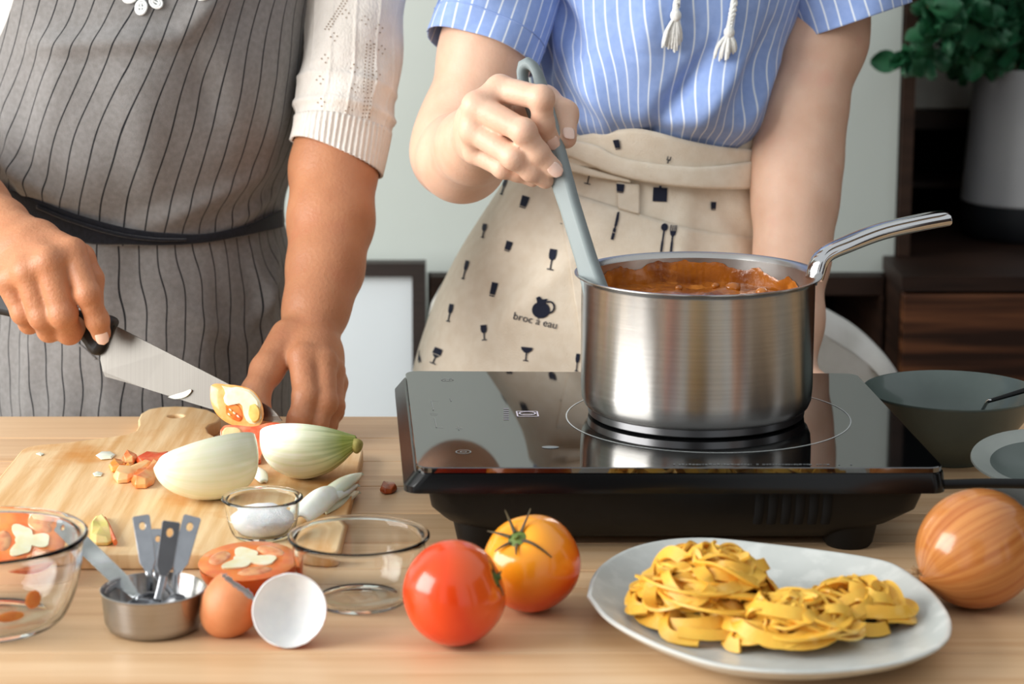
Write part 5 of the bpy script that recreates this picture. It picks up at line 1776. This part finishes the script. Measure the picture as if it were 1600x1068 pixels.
slR = limb_fn([shAr + np.array([0.035, 0, 0.035]), shAr * 0.9 + elAr * 0.1, shAr * 0.6 + elAr * 0.4, shAr * 0.28 + elAr * 0.72], [0.050, 0.062, 0.056, 0.047], (0, -1, 0.1), wr=[(3, 9, 0.5, 0.0015)])
cloth('sleeve', slR, 0, 2 * PI, 60, 0.0, 1.0, 40, M_knit, card, thick=0.0016)
# pointelle holes on the sleeve: columns of dots and little diamonds, joined into one part
dots = []
def add_dots(S, pxs, rr_, rng_a, rng_b, off=0.0007):
    for (u, v) in pxs:
        c6 = [(u + rr_ * math.cos(k * PI / 3), v + 1.15 * rr_ * math.sin(k * PI / 3)) for k in range(6)]
        dots.append((onsurf(S, c6, rng_a, rng_b, off), [tuple(range(6))]))
colpx = []
for k in range(19):
    v = 10 + k * 5.3
    for d in (-6, 0, 6):
        u = 583 - (k * 0.35) + d
        if k > 3: colpx.append((u - 3, v + 38 + (2 if d == 0 else 0)))
for k in range(6):
    for d in (-5, 0, 5): colpx.append((575 + d - k * 0.8, 145 + 6 * k + 8))
for k in range(12):
    for d in (0, 6): colpx.append((536 - k * 2.5 + d, 2 + k * 4))
dia = [(540, 22), (522, 58), (508, 92), (553, 107), (500, 125), (554, 138), (545, 173), (502, 160), (570, 32), (578, 70), (592, 45), (596, 78), (588, 118)]
for (u, v) in dia:
    colpx += [(u - 5, v), (u + 5, v - 1), (u, v - 6), (u + 1, v + 6)]
add_dots(slA2, colpx, 1.15, (0, PI), (0.3, 0.93))
for k in range(9):
    for d in (0, 5): colpx.append((0, 0))
tpx = [(48 + d * 4 + (k % 2) * 2, 3 + k * 4) for k in range(6) for d in range(4) if 48 + d * 4 < 70 - k * 3]
tpx += [(478 + d * 4, 4 + k * 5) for k in range(4) for d in range(3)] + [(30, 38), (33, 35), (27, 41), (20, 80), (23, 84), (25, 78), (20, 92)]
add_dots(lambda a, z: SA(a, z, -0.008), tpx, 1.0, (rad(2), rad(178)), (zA(250), zA(-60)))
V, Fc = join(dots)
eo = obj('pointelle_holes', V, Fc, M_eyelet, card, smooth=False, kind='stuff')
eo['label'] = 'small open holes of the knit pattern'
# embroidered leaves and flower beside the apron bib
M_embg, M_embr = mat('embroidery_green', (22, 150, 110), 0.7, (16, 120, 90), 400), mat('embroidery_red', (232, 90, 90), 0.7, (216, 70, 74), 400)
for px, m in (([(49, 36), (50, 24), (53, 19), (56, 24), (55, 33), (52, 37)], M_embg), ([(41, 40), (45, 35), (49, 35), (48, 39), (44, 41)], M_embg), ([(31, 51), (35, 45), (41, 45), (42, 51), (39, 60), (37, 55)], M_embg),
              ([(489, 17), (493, 15), (499, 19), (499, 22), (493, 21)], M_embg), ([(495, 27), (499, 24), (501, 30), (500, 40), (496, 38)], M_embr), ([(45, 45), (47, 42), (49, 44), (46, 48)], M_embr)):
    X = onsurf(lambda a, z: SA(a, z, -0.008), px, (rad(2), rad(178)), (zA(250), zA(-60)), 0.0012)
    obj('embroidered_leaf' if m is M_embg else 'embroidered_flower', X, [tuple(range(len(px)))], m, card, smooth=False, thick=0.0008)

# apron: bib, black tie, skirt with pocket seam, crochet trim
_zz = np.array([zA(v) for v in (420, 250, 120, 60, 0, -120, -300)])
_pf = [np.polyfit(_zz - _zz.mean(), np.radians(q), 3) for q in ((-30, -24, -12, 4, 16, 32, 60), (205, 182, 152, 138, 126, 118, 110), (160, 156, 147, 138, 128, 118, 110))]
thR = lambda z: np.polyval(_pf[0], z - _zz.mean())
thL = lambda z: np.polyval(_pf[1], z - _zz.mean())
thU = lambda z: np.polyval(_pf[2], z - _zz.mean())
apA = cloth('apron', lambda a, z: SbibA(a, z, 0.0035), thR, thL, 200, zA(356), zA(-290), 200, M_apronA, pA, uvf=lambda A, B, s: (A / thU(B) * 0.385 + 0.004 + 0.0016 * np.sin(B * 30 + A * 3) + 0.0006 * np.sin(B * 90 + A * 7), B), thick=0.0012)
waistz = zA(366)
sk = cloth('apron_skirt', lambda a, z: SskA(a, z, 0.0035), rad(-60), rad(240), 240, zA(1150), zA(345), 120, M_apronA, apA, uvf=lambda A, B, s: (A * 0.150 + 0.0022 * np.sin(B * 45 + A * 5) + 0.0008 * np.sin(B * 130 + A * 9), B), thick=0.0012)
ra_, rb_ = (rad(-25), rad(205)), (zA(520), zA(150))
strip_on('waist_tie', lambda a, z: SA(a, z, 0.0065), [(-8, 284), (20, 296), (60, 311), (130, 336), (200, 355), (260, 363), (320, 364), (380, 351), (420, 335), (438, 327)], [(-8, 324), (20, 338), (60, 356), (130, 379), (200, 382), (260, 383), (320, 379), (380, 368), (420, 359), (440, 354)], 90, 12, ra_, rb_, 0.002, M_tieA, apA, puff=0.0015)
strip_on('tie_fold', lambda a, z: SA(a, z, 0.0085), [(60, 318), (110, 338), (180, 360), (240, 370), (290, 372)], [(60, 324), (110, 345), (180, 367), (240, 376), (290, 376)], 50, 5, ra_, rb_, 0.003, M_tieA, apA, puff=0.0012)
# the lower bib hangs over the tie
M_seam = mat('seam_thread', (160, 160, 160), 0.9)
seamp = onsurf(lambda a, z: SskA(a, z, 0.0035), spline([(-10, 486), (25, 490), (70, 505), (120, 535), (150, 560)], 30), (rad(5), rad(190)), (zA(760), zA(330)), 0.0012)
V, Fc = tube(seamp, 0.0009, 6)
obj('pocket_hem', V, Fc, M_apronA, apA)
def loop3(c, rx_, ry_, rot, r, parent, name='lace_loop'):
    pts = []
    for k in range(33):
        a = 2 * PI * k / 32
        x, y = rx_ * math.cos(a), ry_ * math.sin(a)
        pts.append((c[0] + x * math.cos(rot) - y * math.sin(rot), c[1] + x * math.sin(rot) + y * math.cos(rot)))
    X = onsurf(lambda a, z: SbibA(a, z, 0.0035), pts, (rad(5), rad(175)), (zA(250), zA(-200)), 0.0022)
    V, Fc = tube(X, r, 7, up=(0, -1, 0.2))
    obj(name, V, Fc, M_lace, apA)
for c, rx_, ry_, rot in (((221, 12), 8, 11, 0.2), ((221, 12), 5.2, 7, 0.2), ((244, 4), 8, 10, -0.9), ((244, 4), 5, 6, -0.9), ((204, -4), 8, 11, 1.2), ((204, -4), 5, 7, 1.2), ((226, -14), 12, 10, 0), ((226, -14), 7, 6, 0), ((316, -6), 9, 7, 0), ((262, -16), 9, 7, 0.4), ((290, -14), 9, 7, 0.2), ((180, -18), 9, 7, 0.4)):
    loop3(c, rx_, ry_, rot, 0.0011, apA)
for a_, b_ in (((221, 6), (221, 18)), ((215, 12), (227, 12)), ((240, 2), (248, 6))):
    X = onsurf(lambda a, z: SbibA(a, z, 0.0035), [a_, b_], (rad(5), rad(175)), (zA(250), zA(-200)), 0.0024)
    V, Fc = tube(X, 0.0009, 6, up=(0, -1, 0.2))
    obj('lace_bar', V, Fc, M_lace, apA)

# ------------------------------------------------------------------ person on the right: blue striped shirt, cream apron, stirring
YB = 2.13
xB = lambda u: P(u, 250, 2.08)[0]
zB = lambda v: zat(v, 2.08)
pB = root('person', (xB(1000), YB, 0), 'person in a blue striped shirt and cream printed apron, stirring the saucepan', 'person')
keys = [(-420, 1045, 0.060, 0.07, 0.07), (-330, 1045, 0.150, 0.10, 0.10), (-250, 1045, 0.180, 0.12, 0.12), (-120, 1042, 0.155, 0.140, 0.12), (0, 1036, 0.128, 0.150, 0.12), (90, 1030, 0.119, 0.150, 0.115),
        (160, 1026, 0.112, 0.140, 0.11), (215, 1018, 0.109, 0.128, 0.11), (260, 1010, 0.114, 0.128, 0.115), (320, 998, 0.130, 0.138, 0.12), (400, 984, 0.152, 0.150, 0.13), (480, 974, 0.170, 0.158, 0.14), (580, 968, 0.186, 0.164, 0.15), (700, 962, 0.196, 0.170, 0.155), (1400, 960, 0.23, 0.19, 0.18)]
kz = [zB(k[0]) for k in keys]
profB = Prof(kz, [xB(k[1]) for k in keys], [k[2] for k in keys], [k[3] for k in keys], [k[4] for k in keys])
SB = torso_fn(profB, YB)
fB = [(75, zB(300), 78, zB(420), 0.012, 0.003), (105, zB(330), 140, zB(560), 0.016, 0.005), (60, zB(300), 40, zB(400), 0.012, -0.004), (150, zB(420), 120, zB(520), 0.012, -0.003), (35, zB(290), 30, zB(330), 0.008, -0.005)]
SskB = torso_fn(profB, YB, folds=fB, waves=[(6, 10, 0.6, 0.0025), (11, 17, 2.0, 0.0012)])
M_shirt = stripe_mat('blue_striped_shirt', (152, 176, 226), (232, 240, 250), 0.0125, 0.0015, base2=(140, 165, 218), soft=0.5, bscale=1400, bump=0.2, nscale=150)
M_creamB = mat('cream_canvas', (241, 230, 211), 0.9, (234, 221, 200), 90, bump=0.35, bscale=900, sheen=0.15, spec=0.15)
M_navy = mat('navy_print', (26, 32, 52), 0.85)

wrB = (752, 212, 1.752, 0.0205)
indexB = [(781, 139, 1.672, 0.0100), (846, 153, 1.650, 0.0086), (848, 192, 1.656, 0.0078), (860, 217, 1.663, 0.0068)]
midB = [(745, 166, 1.664, 0.0102), (818, 205, 1.640, 0.0088), (840, 239, 1.645, 0.0080), (864, 262, 1.648, 0.0070)]
ringB = [(740, 203, 1.666, 0.0098), (802, 245, 1.645, 0.0084), (830, 266, 1.650, 0.0076), (852, 281, 1.655, 0.0066)]
pinkB = [(743, 237, 1.678, 0.0088), (786, 262, 1.662, 0.0074), (808, 268, 1.664, 0.0067), (832, 280, 1.666, 0.0058)]
thumbB = [(790, 190, 1.735, 0.0150), (850, 158, 1.708, 0.0112), (882, 178, 1.688, 0.0096), (885, 216, 1.672, 0.0076)]
armBr = chain([(800, -60, 2.05, 0.046), (760, 80, 2.010, 0.0375), (722, 200, 1.985, 0.0345), (712, 240, 1.968, 0.0345)], 0.02) + chain([(712, 240, 1.968, 0.0345), (722, 246, 1.90, 0.0335), (740, 228, 1.81, 0.0265), wrB], 0.02) + hand(wrB, [indexB, midB, ringB, pinkB], thumbB)
wrC = (1236, 585, 1.935, 0.0215)
cz = zat(648, 1.887)
hC = []
for k, dx in enumerate((-0.028, -0.010, 0.010, 0.028)):
    b0 = P(1236, 585, 1.935)
    m0 = np.array([b0[0] + dx, 1.880, T + 0.022])
    hC += [(b0, m0, 0.017, 0.0105, 0.010), (m0, np.array([b0[0] + dx * 1.15, 1.850, T + 0.014]), 0.0100, 0.0085, 0.004), (np.array([b0[0] + dx * 1.15, 1.850, T + 0.014]), np.array([b0[0] + dx * 1.2, 1.822, T + 0.0085]), 0.0085, 0.0072, 0.004)]
b0 = P(1236, 585, 1.935)
hC += [(b0 + np.array([-0.012, -0.01, 0]), np.array([b0[0] - 0.040, 1.895, T + 0.018]), 0.014, 0.0105, 0.008), (np.array([b0[0] - 0.040, 1.895, T + 0.018]), np.array([b0[0] - 0.050, 1.865, T + 0.010]), 0.0100, 0.0080, 0.004)]
armBl = chain([(1290, -80, 2.10, 0.050), (1283, 60, 2.075, 0.0385), (1252, 180, 2.045, 0.0365), (1245, 255, 2.030, 0.0370), (1242, 320, 2.010, 0.0340), (1238, 400, 1.990, 0.0300), (1237, 500, 1.960, 0.0245), wrC], 0.02) + hC
zs = zB(-330)
torsoB = [((xB(1000), YB, 0.86), (xB(1040), YB, zB(-100)), 0.075, 0.085, 0.04), ((xB(1040) - 0.13, YB, zs - 0.03), (xB(1040) + 0.13, YB, zs - 0.03), 0.045, 0.045, 0.04), ((xB(1040) - 0.05, YB, zB(40)), (xB(1040) + 0.05, YB, zB(40)), 0.07, 0.07, 0.03),
          ((xB(1040) + 0.13, YB, zs - 0.03), P(1290, -80, 2.10), 0.045, 0.048, 0.03), ((xB(1040) - 0.13, YB, zs - 0.03), P(800, -60, 2.05), 0.045, 0.045, 0.03)]
torsoB += head_prims(xB(1045), YB - 0.02, zB(-330) + 0.24) + lower_body(xB(990), YB, 0.86, 0.075)
bodyB = make_body('body', [(torsoB, 0.007), (armBr, 0.0014), (armBl, 0.0022)], M_skinB, pB)
nail((indexB[3][3], P(*indexB[3][:3])), P(*indexB[2][:3]), (0.25, -0.9, -0.15), 0.0048, 0.0058, bodyB)
nail((midB[3][3], P(*midB[3][:3])), P(*midB[2][:3]), (0.10, -0.95, 0.05), 0.0050, 0.0060, bodyB)
nail((thumbB[3][3], P(*thumbB[3][:3])), P(*thumbB[2][:3]), (0.20, -0.95, -0.1), 0.0048, 0.0062, bodyB)
person_extras(pB, xB(1045), YB - 0.02, zB(-330) + 0.24, 0.86, M_skinB)

# shirt blouses over the apron waistband
profS = Prof([zB(v) for v in (-420, -330, -250, -120, 0, 75, 125, 158, 178, 190, 202, 216)], [xB(u) for u in (1045, 1045, 1045, 1042, 1036, 1032, 1030, 1030, 1030, 1030, 1028, 1026)],
             [0.064, 0.155, 0.186, 0.160, 0.134, 0.124, 0.119, 0.1165, 0.1145, 0.112, 0.108, 0.102], [0.075, 0.105, 0.128, 0.150, 0.162, 0.164, 0.163, 0.162, 0.158, 0.150, 0.138, 0.126], [0.075, 0.105, 0.125, 0.125, 0.125, 0.12, 0.12, 0.12, 0.12, 0.12, 0.115, 0.11])
fS = [(140, zB(-20), 125, zB(80), 0.016, -0.010), (148, zB(20), 150, zB(120), 0.012, -0.008), (128, zB(60), 112, zB(200), 0.018, 0.007), (140, zB(130), 100, zB(205), 0.012, -0.005), (75, zB(60), 96, zB(190), 0.010, -0.009), (60, zB(70), 82, zB(190), 0.014, 0.008),
      (50, zB(40), 60, zB(130), 0.012, -0.006), (40, zB(90), 62, zB(205), 0.012, 0.006), (30, zB(60), 34, zB(200), 0.010, -0.004), (95, zB(-20), 98, zB(70), 0.018, 0.006), (110, zB(185), 60, zB(200), 0.008, -0.005)]
SsB0 = torso_fn(profS, YB, folds=fS, waves=[(5, 14, 0.6, 0.0018), (9, 30, 1.0, 0.0010)])
hemdz = lambda a: -0.010 * np.cos(a - rad(20)) * 0.6 + 0.006 * np.exp(-((a - rad(88)) / 0.25) ** 2)
zhi, zlo = zB(-400), zB(214)
def SsB(a, z):
    X = SsB0(a, z)
    w = np.clip((zB(90) - z) / (zB(90) - zlo), 0, 1) ** 1.5
    X[..., 2] += w * hemdz(a)
    return X
def shirt_uv(A, B, s):
    lo = np.clip((zB(60) - B) / (zB(60) - zB(200)), 0, 1.3)
    left = np.exp(-((A - rad(128)) / 0.42) ** 2)
    right = np.exp(-((A - rad(55)) / 0.35) ** 2)
    return (A * 0.150 + 0.040 * lo ** 1.3 * left - 0.014 * lo * right + 0.003 * np.sin(B * 60 + 3 * A), B)
shirt = cloth('striped_shirt', SsB, 0, 2 * PI, 300, zlo, zhi, 220, M_shirt, pB, uvf=shirt_uv, thick=0.0012)
slB = limb_fn([P(862, -330, 2.10), P(822, -130, 2.06), P(786, -10, 2.03), P(752, 82, 2.008)], [0.066, 0.058, 0.0500, 0.0480], (0, -1, 0.1), wr=[(2, 8, 0.5, 0.0025), (4, 12, 1.5, 0.001)])
cloth('sleeve', slB, 0, 2 * PI, 100, 0.0, 1.0, 80, M_shirt, shirt, uvf=lambda A, B, s: (A * 0.050, B), thick=0.0010)
for t0 in (0.865,):
    X = slB(np.linspace(0, 2 * PI, 80), np.full(80, t0))
    V, Fc = tube(X, 0.0008, 5, up=(0.2, 0.1, 1))
    obj('sleeve_hem', V, Fc, M_shirt, shirt)
slC = limb_fn([P(1205, -330, 2.11), P(1262, -140, 2.09), P(1310, -40, 2.075), P(1334, 34, 2.07)], [0.066, 0.060, 0.0560, 0.0560], (0, -1, 0.1), wr=[(2, 8, 2.5, 0.002)])
cloth('sleeve', slC, 0, 2 * PI, 100, 0.0, 1.0, 80, M_shirt, shirt, uvf=lambda A, B, s: (A * 0.056, B), thick=0.0010)
# two white tassel cords
M_cord = mat('cotton_cord', (244, 244, 240), 0.9, (230, 230, 224), 300, bump=0.5, bscale=1200)
rg = random.Random(21)
for cord_px, knot, ends in (([(1062, -60), (1060, -20), (1055, 8), (1052, 22)], (1052, 24), [(1034, 72), (1040, 76), (1046, 78), (1052, 77), (1058, 72), (1062, 66), (1037, 66), (1049, 79)]),
                            ([(1150, -60), (1148, -20), (1142, 20), (1137, 46)], (1136, 50), [(1120, 92), (1125, 95), (1130, 97), (1136, 92), (1141, 88), (1146, 80), (1133, 96), (1143, 84)])):
    X = onsurf(SsB, cord_px, (rad(10), rad(170)), (zlo, zhi), 0.004)
    sp_ = spline(X, 30)
    V1, F1 = tube(sp_ + 0.0012 * np.stack([np.cos(np.arange(30) * 1.4), np.zeros(30), np.sin(np.arange(30) * 1.4)], 1), 0.0024, 8, up=(0, -1, 0))
    V2, F2 = tube(sp_ - 0.0012 * np.stack([np.cos(np.arange(30) * 1.4), np.zeros(30), np.sin(np.arange(30) * 1.4)], 1), 0.0024, 8, up=(0, -1, 0))
    V, Fc = join([(V1, F1), (V2, F2)])
    cd = obj('tassel_cord', V, Fc, M_cord, shirt)
    k0 = onsurf(SsB, [knot], (rad(10), rad(170)), (zlo, zhi), 0.0055)[0]
    parts = [ball(k0, (0.0048, 0.0045, 0.0055), 12, 8)]
    for (u, v) in ends:
        for q in range(2):
            e_ = onsurf(SsB, [(u + rg.uniform(-3, 3), v + rg.uniform(-4, 2))], (rad(10), rad(170)), (zlo, zhi), rg.uniform(0.002, 0.006))[0]
            mid = k0 * 0.5 + e_ * 0.5 + np.array([(e_[0] - k0[0]) * 0.25, -0.002, 0])
            parts.append(tube(spline([k0, mid, e_], 8), [0.0014] * 7 + [0.0008], 6, up=(0, -1, 0)))
    V, Fc = join(parts)
    to = obj('tassel', V, Fc, M_cord, shirt, smooth=60)

# apron: skirt, pocket panel, waistband, sash, printed kitchen things
raB, rbB = (rad(-5), rad(185)), (zB(760), zB(150))
apB = cloth('apron', lambda a, z: SskB(a, z, 0.003), rad(-70), rad(250), 220, zB(1150), zB(196), 170, M_creamB, pB, thick=0.0012)
Sap = lambda a, z: SskB(a, z, 0.003)
strip_on('pocket_panel', Sap, [(872, 294), (900, 304), (950, 320), (995, 333), (1062, 353), (1120, 364), (1185, 372)], [(925, 640), (935, 640), (955, 640), (995, 640), (1062, 640), (1120, 640), (1190, 640)], 60, 40, raB, rbB, 0.0022, M_creamB, apB)
strip_on('waistband', lambda a, z: SB(a, z, 0.006), [(890, 214), (930, 206), (985, 198), (1020, 202), (1072, 216), (1120, 226), (1180, 233)], [(890, 262), (930, 262), (985, 268), (1020, 270), (1072, 276), (1120, 276), (1180, 268)], 60, 10, raB, rbB, 0.004, M_creamB, apB, puff=0.002)
strip_on('sash', lambda a, z: SB(a, z, 0.009), [(868, 212), (893, 216), (934, 224), (962, 240), (995, 249), (1044, 256), (1085, 259), (1130, 256), (1186, 248)], [(868, 234), (893, 244), (934, 262), (962, 273), (995, 282), (1044, 290), (1085, 294), (1130, 296), (1186, 296)], 70, 9, raB, rbB, 0.005, M_creamB, apB, puff=0.002)
strip_on('sash_tail', lambda a, z: SB(a, z, 0.007), [(868, 240), (900, 255), (940, 268), (985, 280)], [(868, 262), (900, 270), (940, 279), (985, 286)], 40, 6, raB, rbB, 0.004, M_creamB, apB, puff=0.001)
strip_on('pleat', Sap, [(965, 283), (980, 286), (999, 288)], [(966, 326), (980, 330), (999, 335)], 12, 14, raB, rbB, 0.0035, M_creamB, apB)

def rot2(pts, deg, c):
    a = rad(deg)
    return [(c[0] + x * math.cos(a) - y * math.sin(a), c[1] + x * math.sin(a) + y * math.cos(a)) for x, y in pts]
def ell(cx, cy, rx, ry, n=16):
    return [(cx + rx * math.cos(2 * PI * k / n), cy + ry * math.sin(2 * PI * k / n)) for k in range(n)]
def rect(x0, y0, x1, y1):
    n = 3
    top = [(x0 + (x1 - x0) * k / n, y0) for k in range(n)] + [(x1, y0 + (y1 - y0) * k / n) for k in range(n)] + [(x1 - (x1 - x0) * k / n, y1) for k in range(n)] + [(x0, y1 - (y1 - y0) * k / n) for k in range(n)]
    return top
def flute(w, h):
    return [[(-w, -h), (w, -h), (w * 1.05, -h * 0.45), (w * 0.85, -h * 0.1), (w * 0.2, h * 0.08), (-w * 0.2, h * 0.08), (-w * 0.85, -h * 0.1), (-w * 1.05, -h * 0.45)], rect(-0.9, h * 0.05, 0.9, h * 0.92), rect(-w * 0.9, h * 0.88, w * 0.9, h)]
def tumbler(w, h):
    return [[(-w, -h), (w, -h), (w * 0.85, h * 0.72), (-w * 0.85, h * 0.72)], [(-w * 0.82, h * 0.84), (w * 0.82, h * 0.84), (w * 0.8, h), (-w * 0.8, h)]]
def coupe(w, h):
    return [[(-w, -h), (w, -h), (w * 0.9, -h * 0.6), (w * 0.3, -h * 0.2), (-w * 0.3, -h * 0.2), (-w * 0.9, -h * 0.6)], rect(-1.0, -h * 0.3, 1.0, h * 0.9), rect(-w * 0.45, h * 0.85, w * 0.45, h)]
jug = [ell(0, 4, 14, 13, 22), [(-7, -6), (-10, -14), (-5, -17), (0, -13), (8, -15), (5, -6)]]
jug_handle = [(10 + 8 * math.cos(t) + 2, -2 + 9 * math.sin(t)) for t in np.linspace(-2.2, 1.5, 10)]
spoonp = [ell(0, -19, 5.6, 6.2, 16), rect(-1.4, -14, 1.4, 4), rect(-1.9, 3, 1.9, 20)]
forkp = [rect(-5.2, -24, -3.4, -14), rect(-1.8, -24, -0.3, -14), rect(1.2, -24, 2.6, -14), rect(3.6, -24, 5.2, -14), [(-5.2, -15), (5.2, -15), (4, -9), (1.4, -6), (-1.4, -6), (-4, -9)], rect(-1.4, -8, 1.4, 4), rect(-1.9, 3, 1.9, 20)]
knifep = [[(-2.0, -21), (1, -23), (2.4, -12), (2.2, 0), (-2.0, 0)], rect(-1.4, 0, 1.4, 4), rect(-2.4, 4, 2.4, 10), rect(-2.4, 11, 2.4, 22)]
goblet = [[(-6, -13), (6, -13), (7, -3), (-7, -3)], [(-6, -2), (6, -2), (2, 2), (-2, 2)], rect(-0.9, 1, 0.9, 12), rect(-5, 11.4, 5, 13)]
icons = [
    ('printed_flute', flute(2.6, 13), (788, 292), 16, 0), ('printed_tumbler', tumbler(6, 9.5), (820, 316), 18, 0), ('printed_flute', flute(3.2, 11), (757, 361), 10, 0), ('printed_tumbler', tumbler(5, 8), (795, 385), 18, 0),
    ('printed_flute', flute(5.4, 16.5), (863, 406), 10, 0), ('printed_flute', flute(2.8, 15), (728, 422), 14, 0), ('printed_tumbler', tumbler(5, 11), (772, 452), 14, 0), ('printed_flute', flute(3.2, 14), (704, 489), 12, 0),
    ('printed_flute', flute(4.6, 12), (757, 520), -4, 0), ('printed_goblet', goblet, (682, 556), 22, 0), ('printed_coupe', coupe(9, 11), (823, 553), 6, 0), ('printed_bottle', flute(3, 14), (902, 566), 6, 0), ('printed_tumbler', tumbler(3, 8), (655, 558), -18, 0),
    ('printed_knife', knifep, (961, 353), 14, 1), ('printed_spoon', spoonp, (1035, 374), 8, 1), ('printed_fork', forkp, (1050, 376), 6, 1), ('printed_tumbler', tumbler(6, 7), (970, 295), 4, 2), ('printed_square', [rect(-11, -11, 11, 11), rect(-2, -14, 2, -11)], (1031, 304), 3, 0),
    ('printed_tumbler', tumbler(4.2, 6.5), (1114, 322), 2, 0), ('printed_goblet', [rect(-0.8, -7, 0.8, 7), rect(-5, 5.8, 5, 7.2)], (920, 281), 14, 0), ('printed_goblet', [rect(-0.8, -4, 0.8, 4), rect(-4, 2.8, 4, 4)], (881, 347), 14, 0),
    ('printed_tumbler', tumbler(3, 8), (1177, 320), -18, 0), ('printed_tumbler', tumbler(2.4, 8), (1279, 558), 6, 0), ('printed_tumbler', tumbler(2.4, 7), (1279, 487), 6, 0),
]
for nm, polys, c, deg, lay in icons:
    parts = []
    for pg in polys:
        px = rot2(pg, deg, c)
        X = onsurf(Sap, px, raB, rbB, {0: 0.0010, 1: 0.0032, 2: 0.0046}[lay])
        parts.append((X, [tuple(range(len(px)))]))
    V, Fc = join(parts)
    obj(nm, V, Fc, M_navy, apB, smooth=False)
parts = []
for pg in jug:
    px = rot2(pg, 8, (846, 480))
    parts.append((onsurf(Sap, px, raB, rbB, 0.0010), [tuple(range(len(px)))]))
hx = onsurf(Sap, rot2(jug_handle, 8, (846, 480)), raB, rbB, 0.0010)
parts.append(tube(hx, 0.0008, 6, up=(0, -1, 0)))
V, Fc = join(parts)
obj('printed_jug', V, Fc, M_navy, apB, smooth=False)
Vt, Ft = text_mesh('broc à eau', 16.5)
px = rot2([(x, -y) for x, y in Vt[:, :2]], 13, (837, 501))
X = onsurf(Sap, px, raB, rbB, 0.0010)
obj('printed_lettering', X, Ft, M_navy, apB, smooth=False)
wbS = lambda a, z: SB(a, z, 0.006)
for nm, polys, c, deg in (('printed_tumbler', tumbler(4.5, 8), (967, 222), -12), ('printed_fork', [rect(-3, -6, -1.4, 0), rect(1.4, -6, 3, 0), rect(-3, -1, 3, 1), rect(-1, 0, 1, 6)], (1043, 247), 14)):
    parts = []
    for pg in polys:
        p2 = rot2(pg, deg, c)
        parts.append((onsurf(wbS, p2, raB, rbB, 0.0072), [tuple(range(len(p2)))]))
    V, Fc = join(parts)
    obj(nm, V, Fc, M_navy, apB, smooth=False)
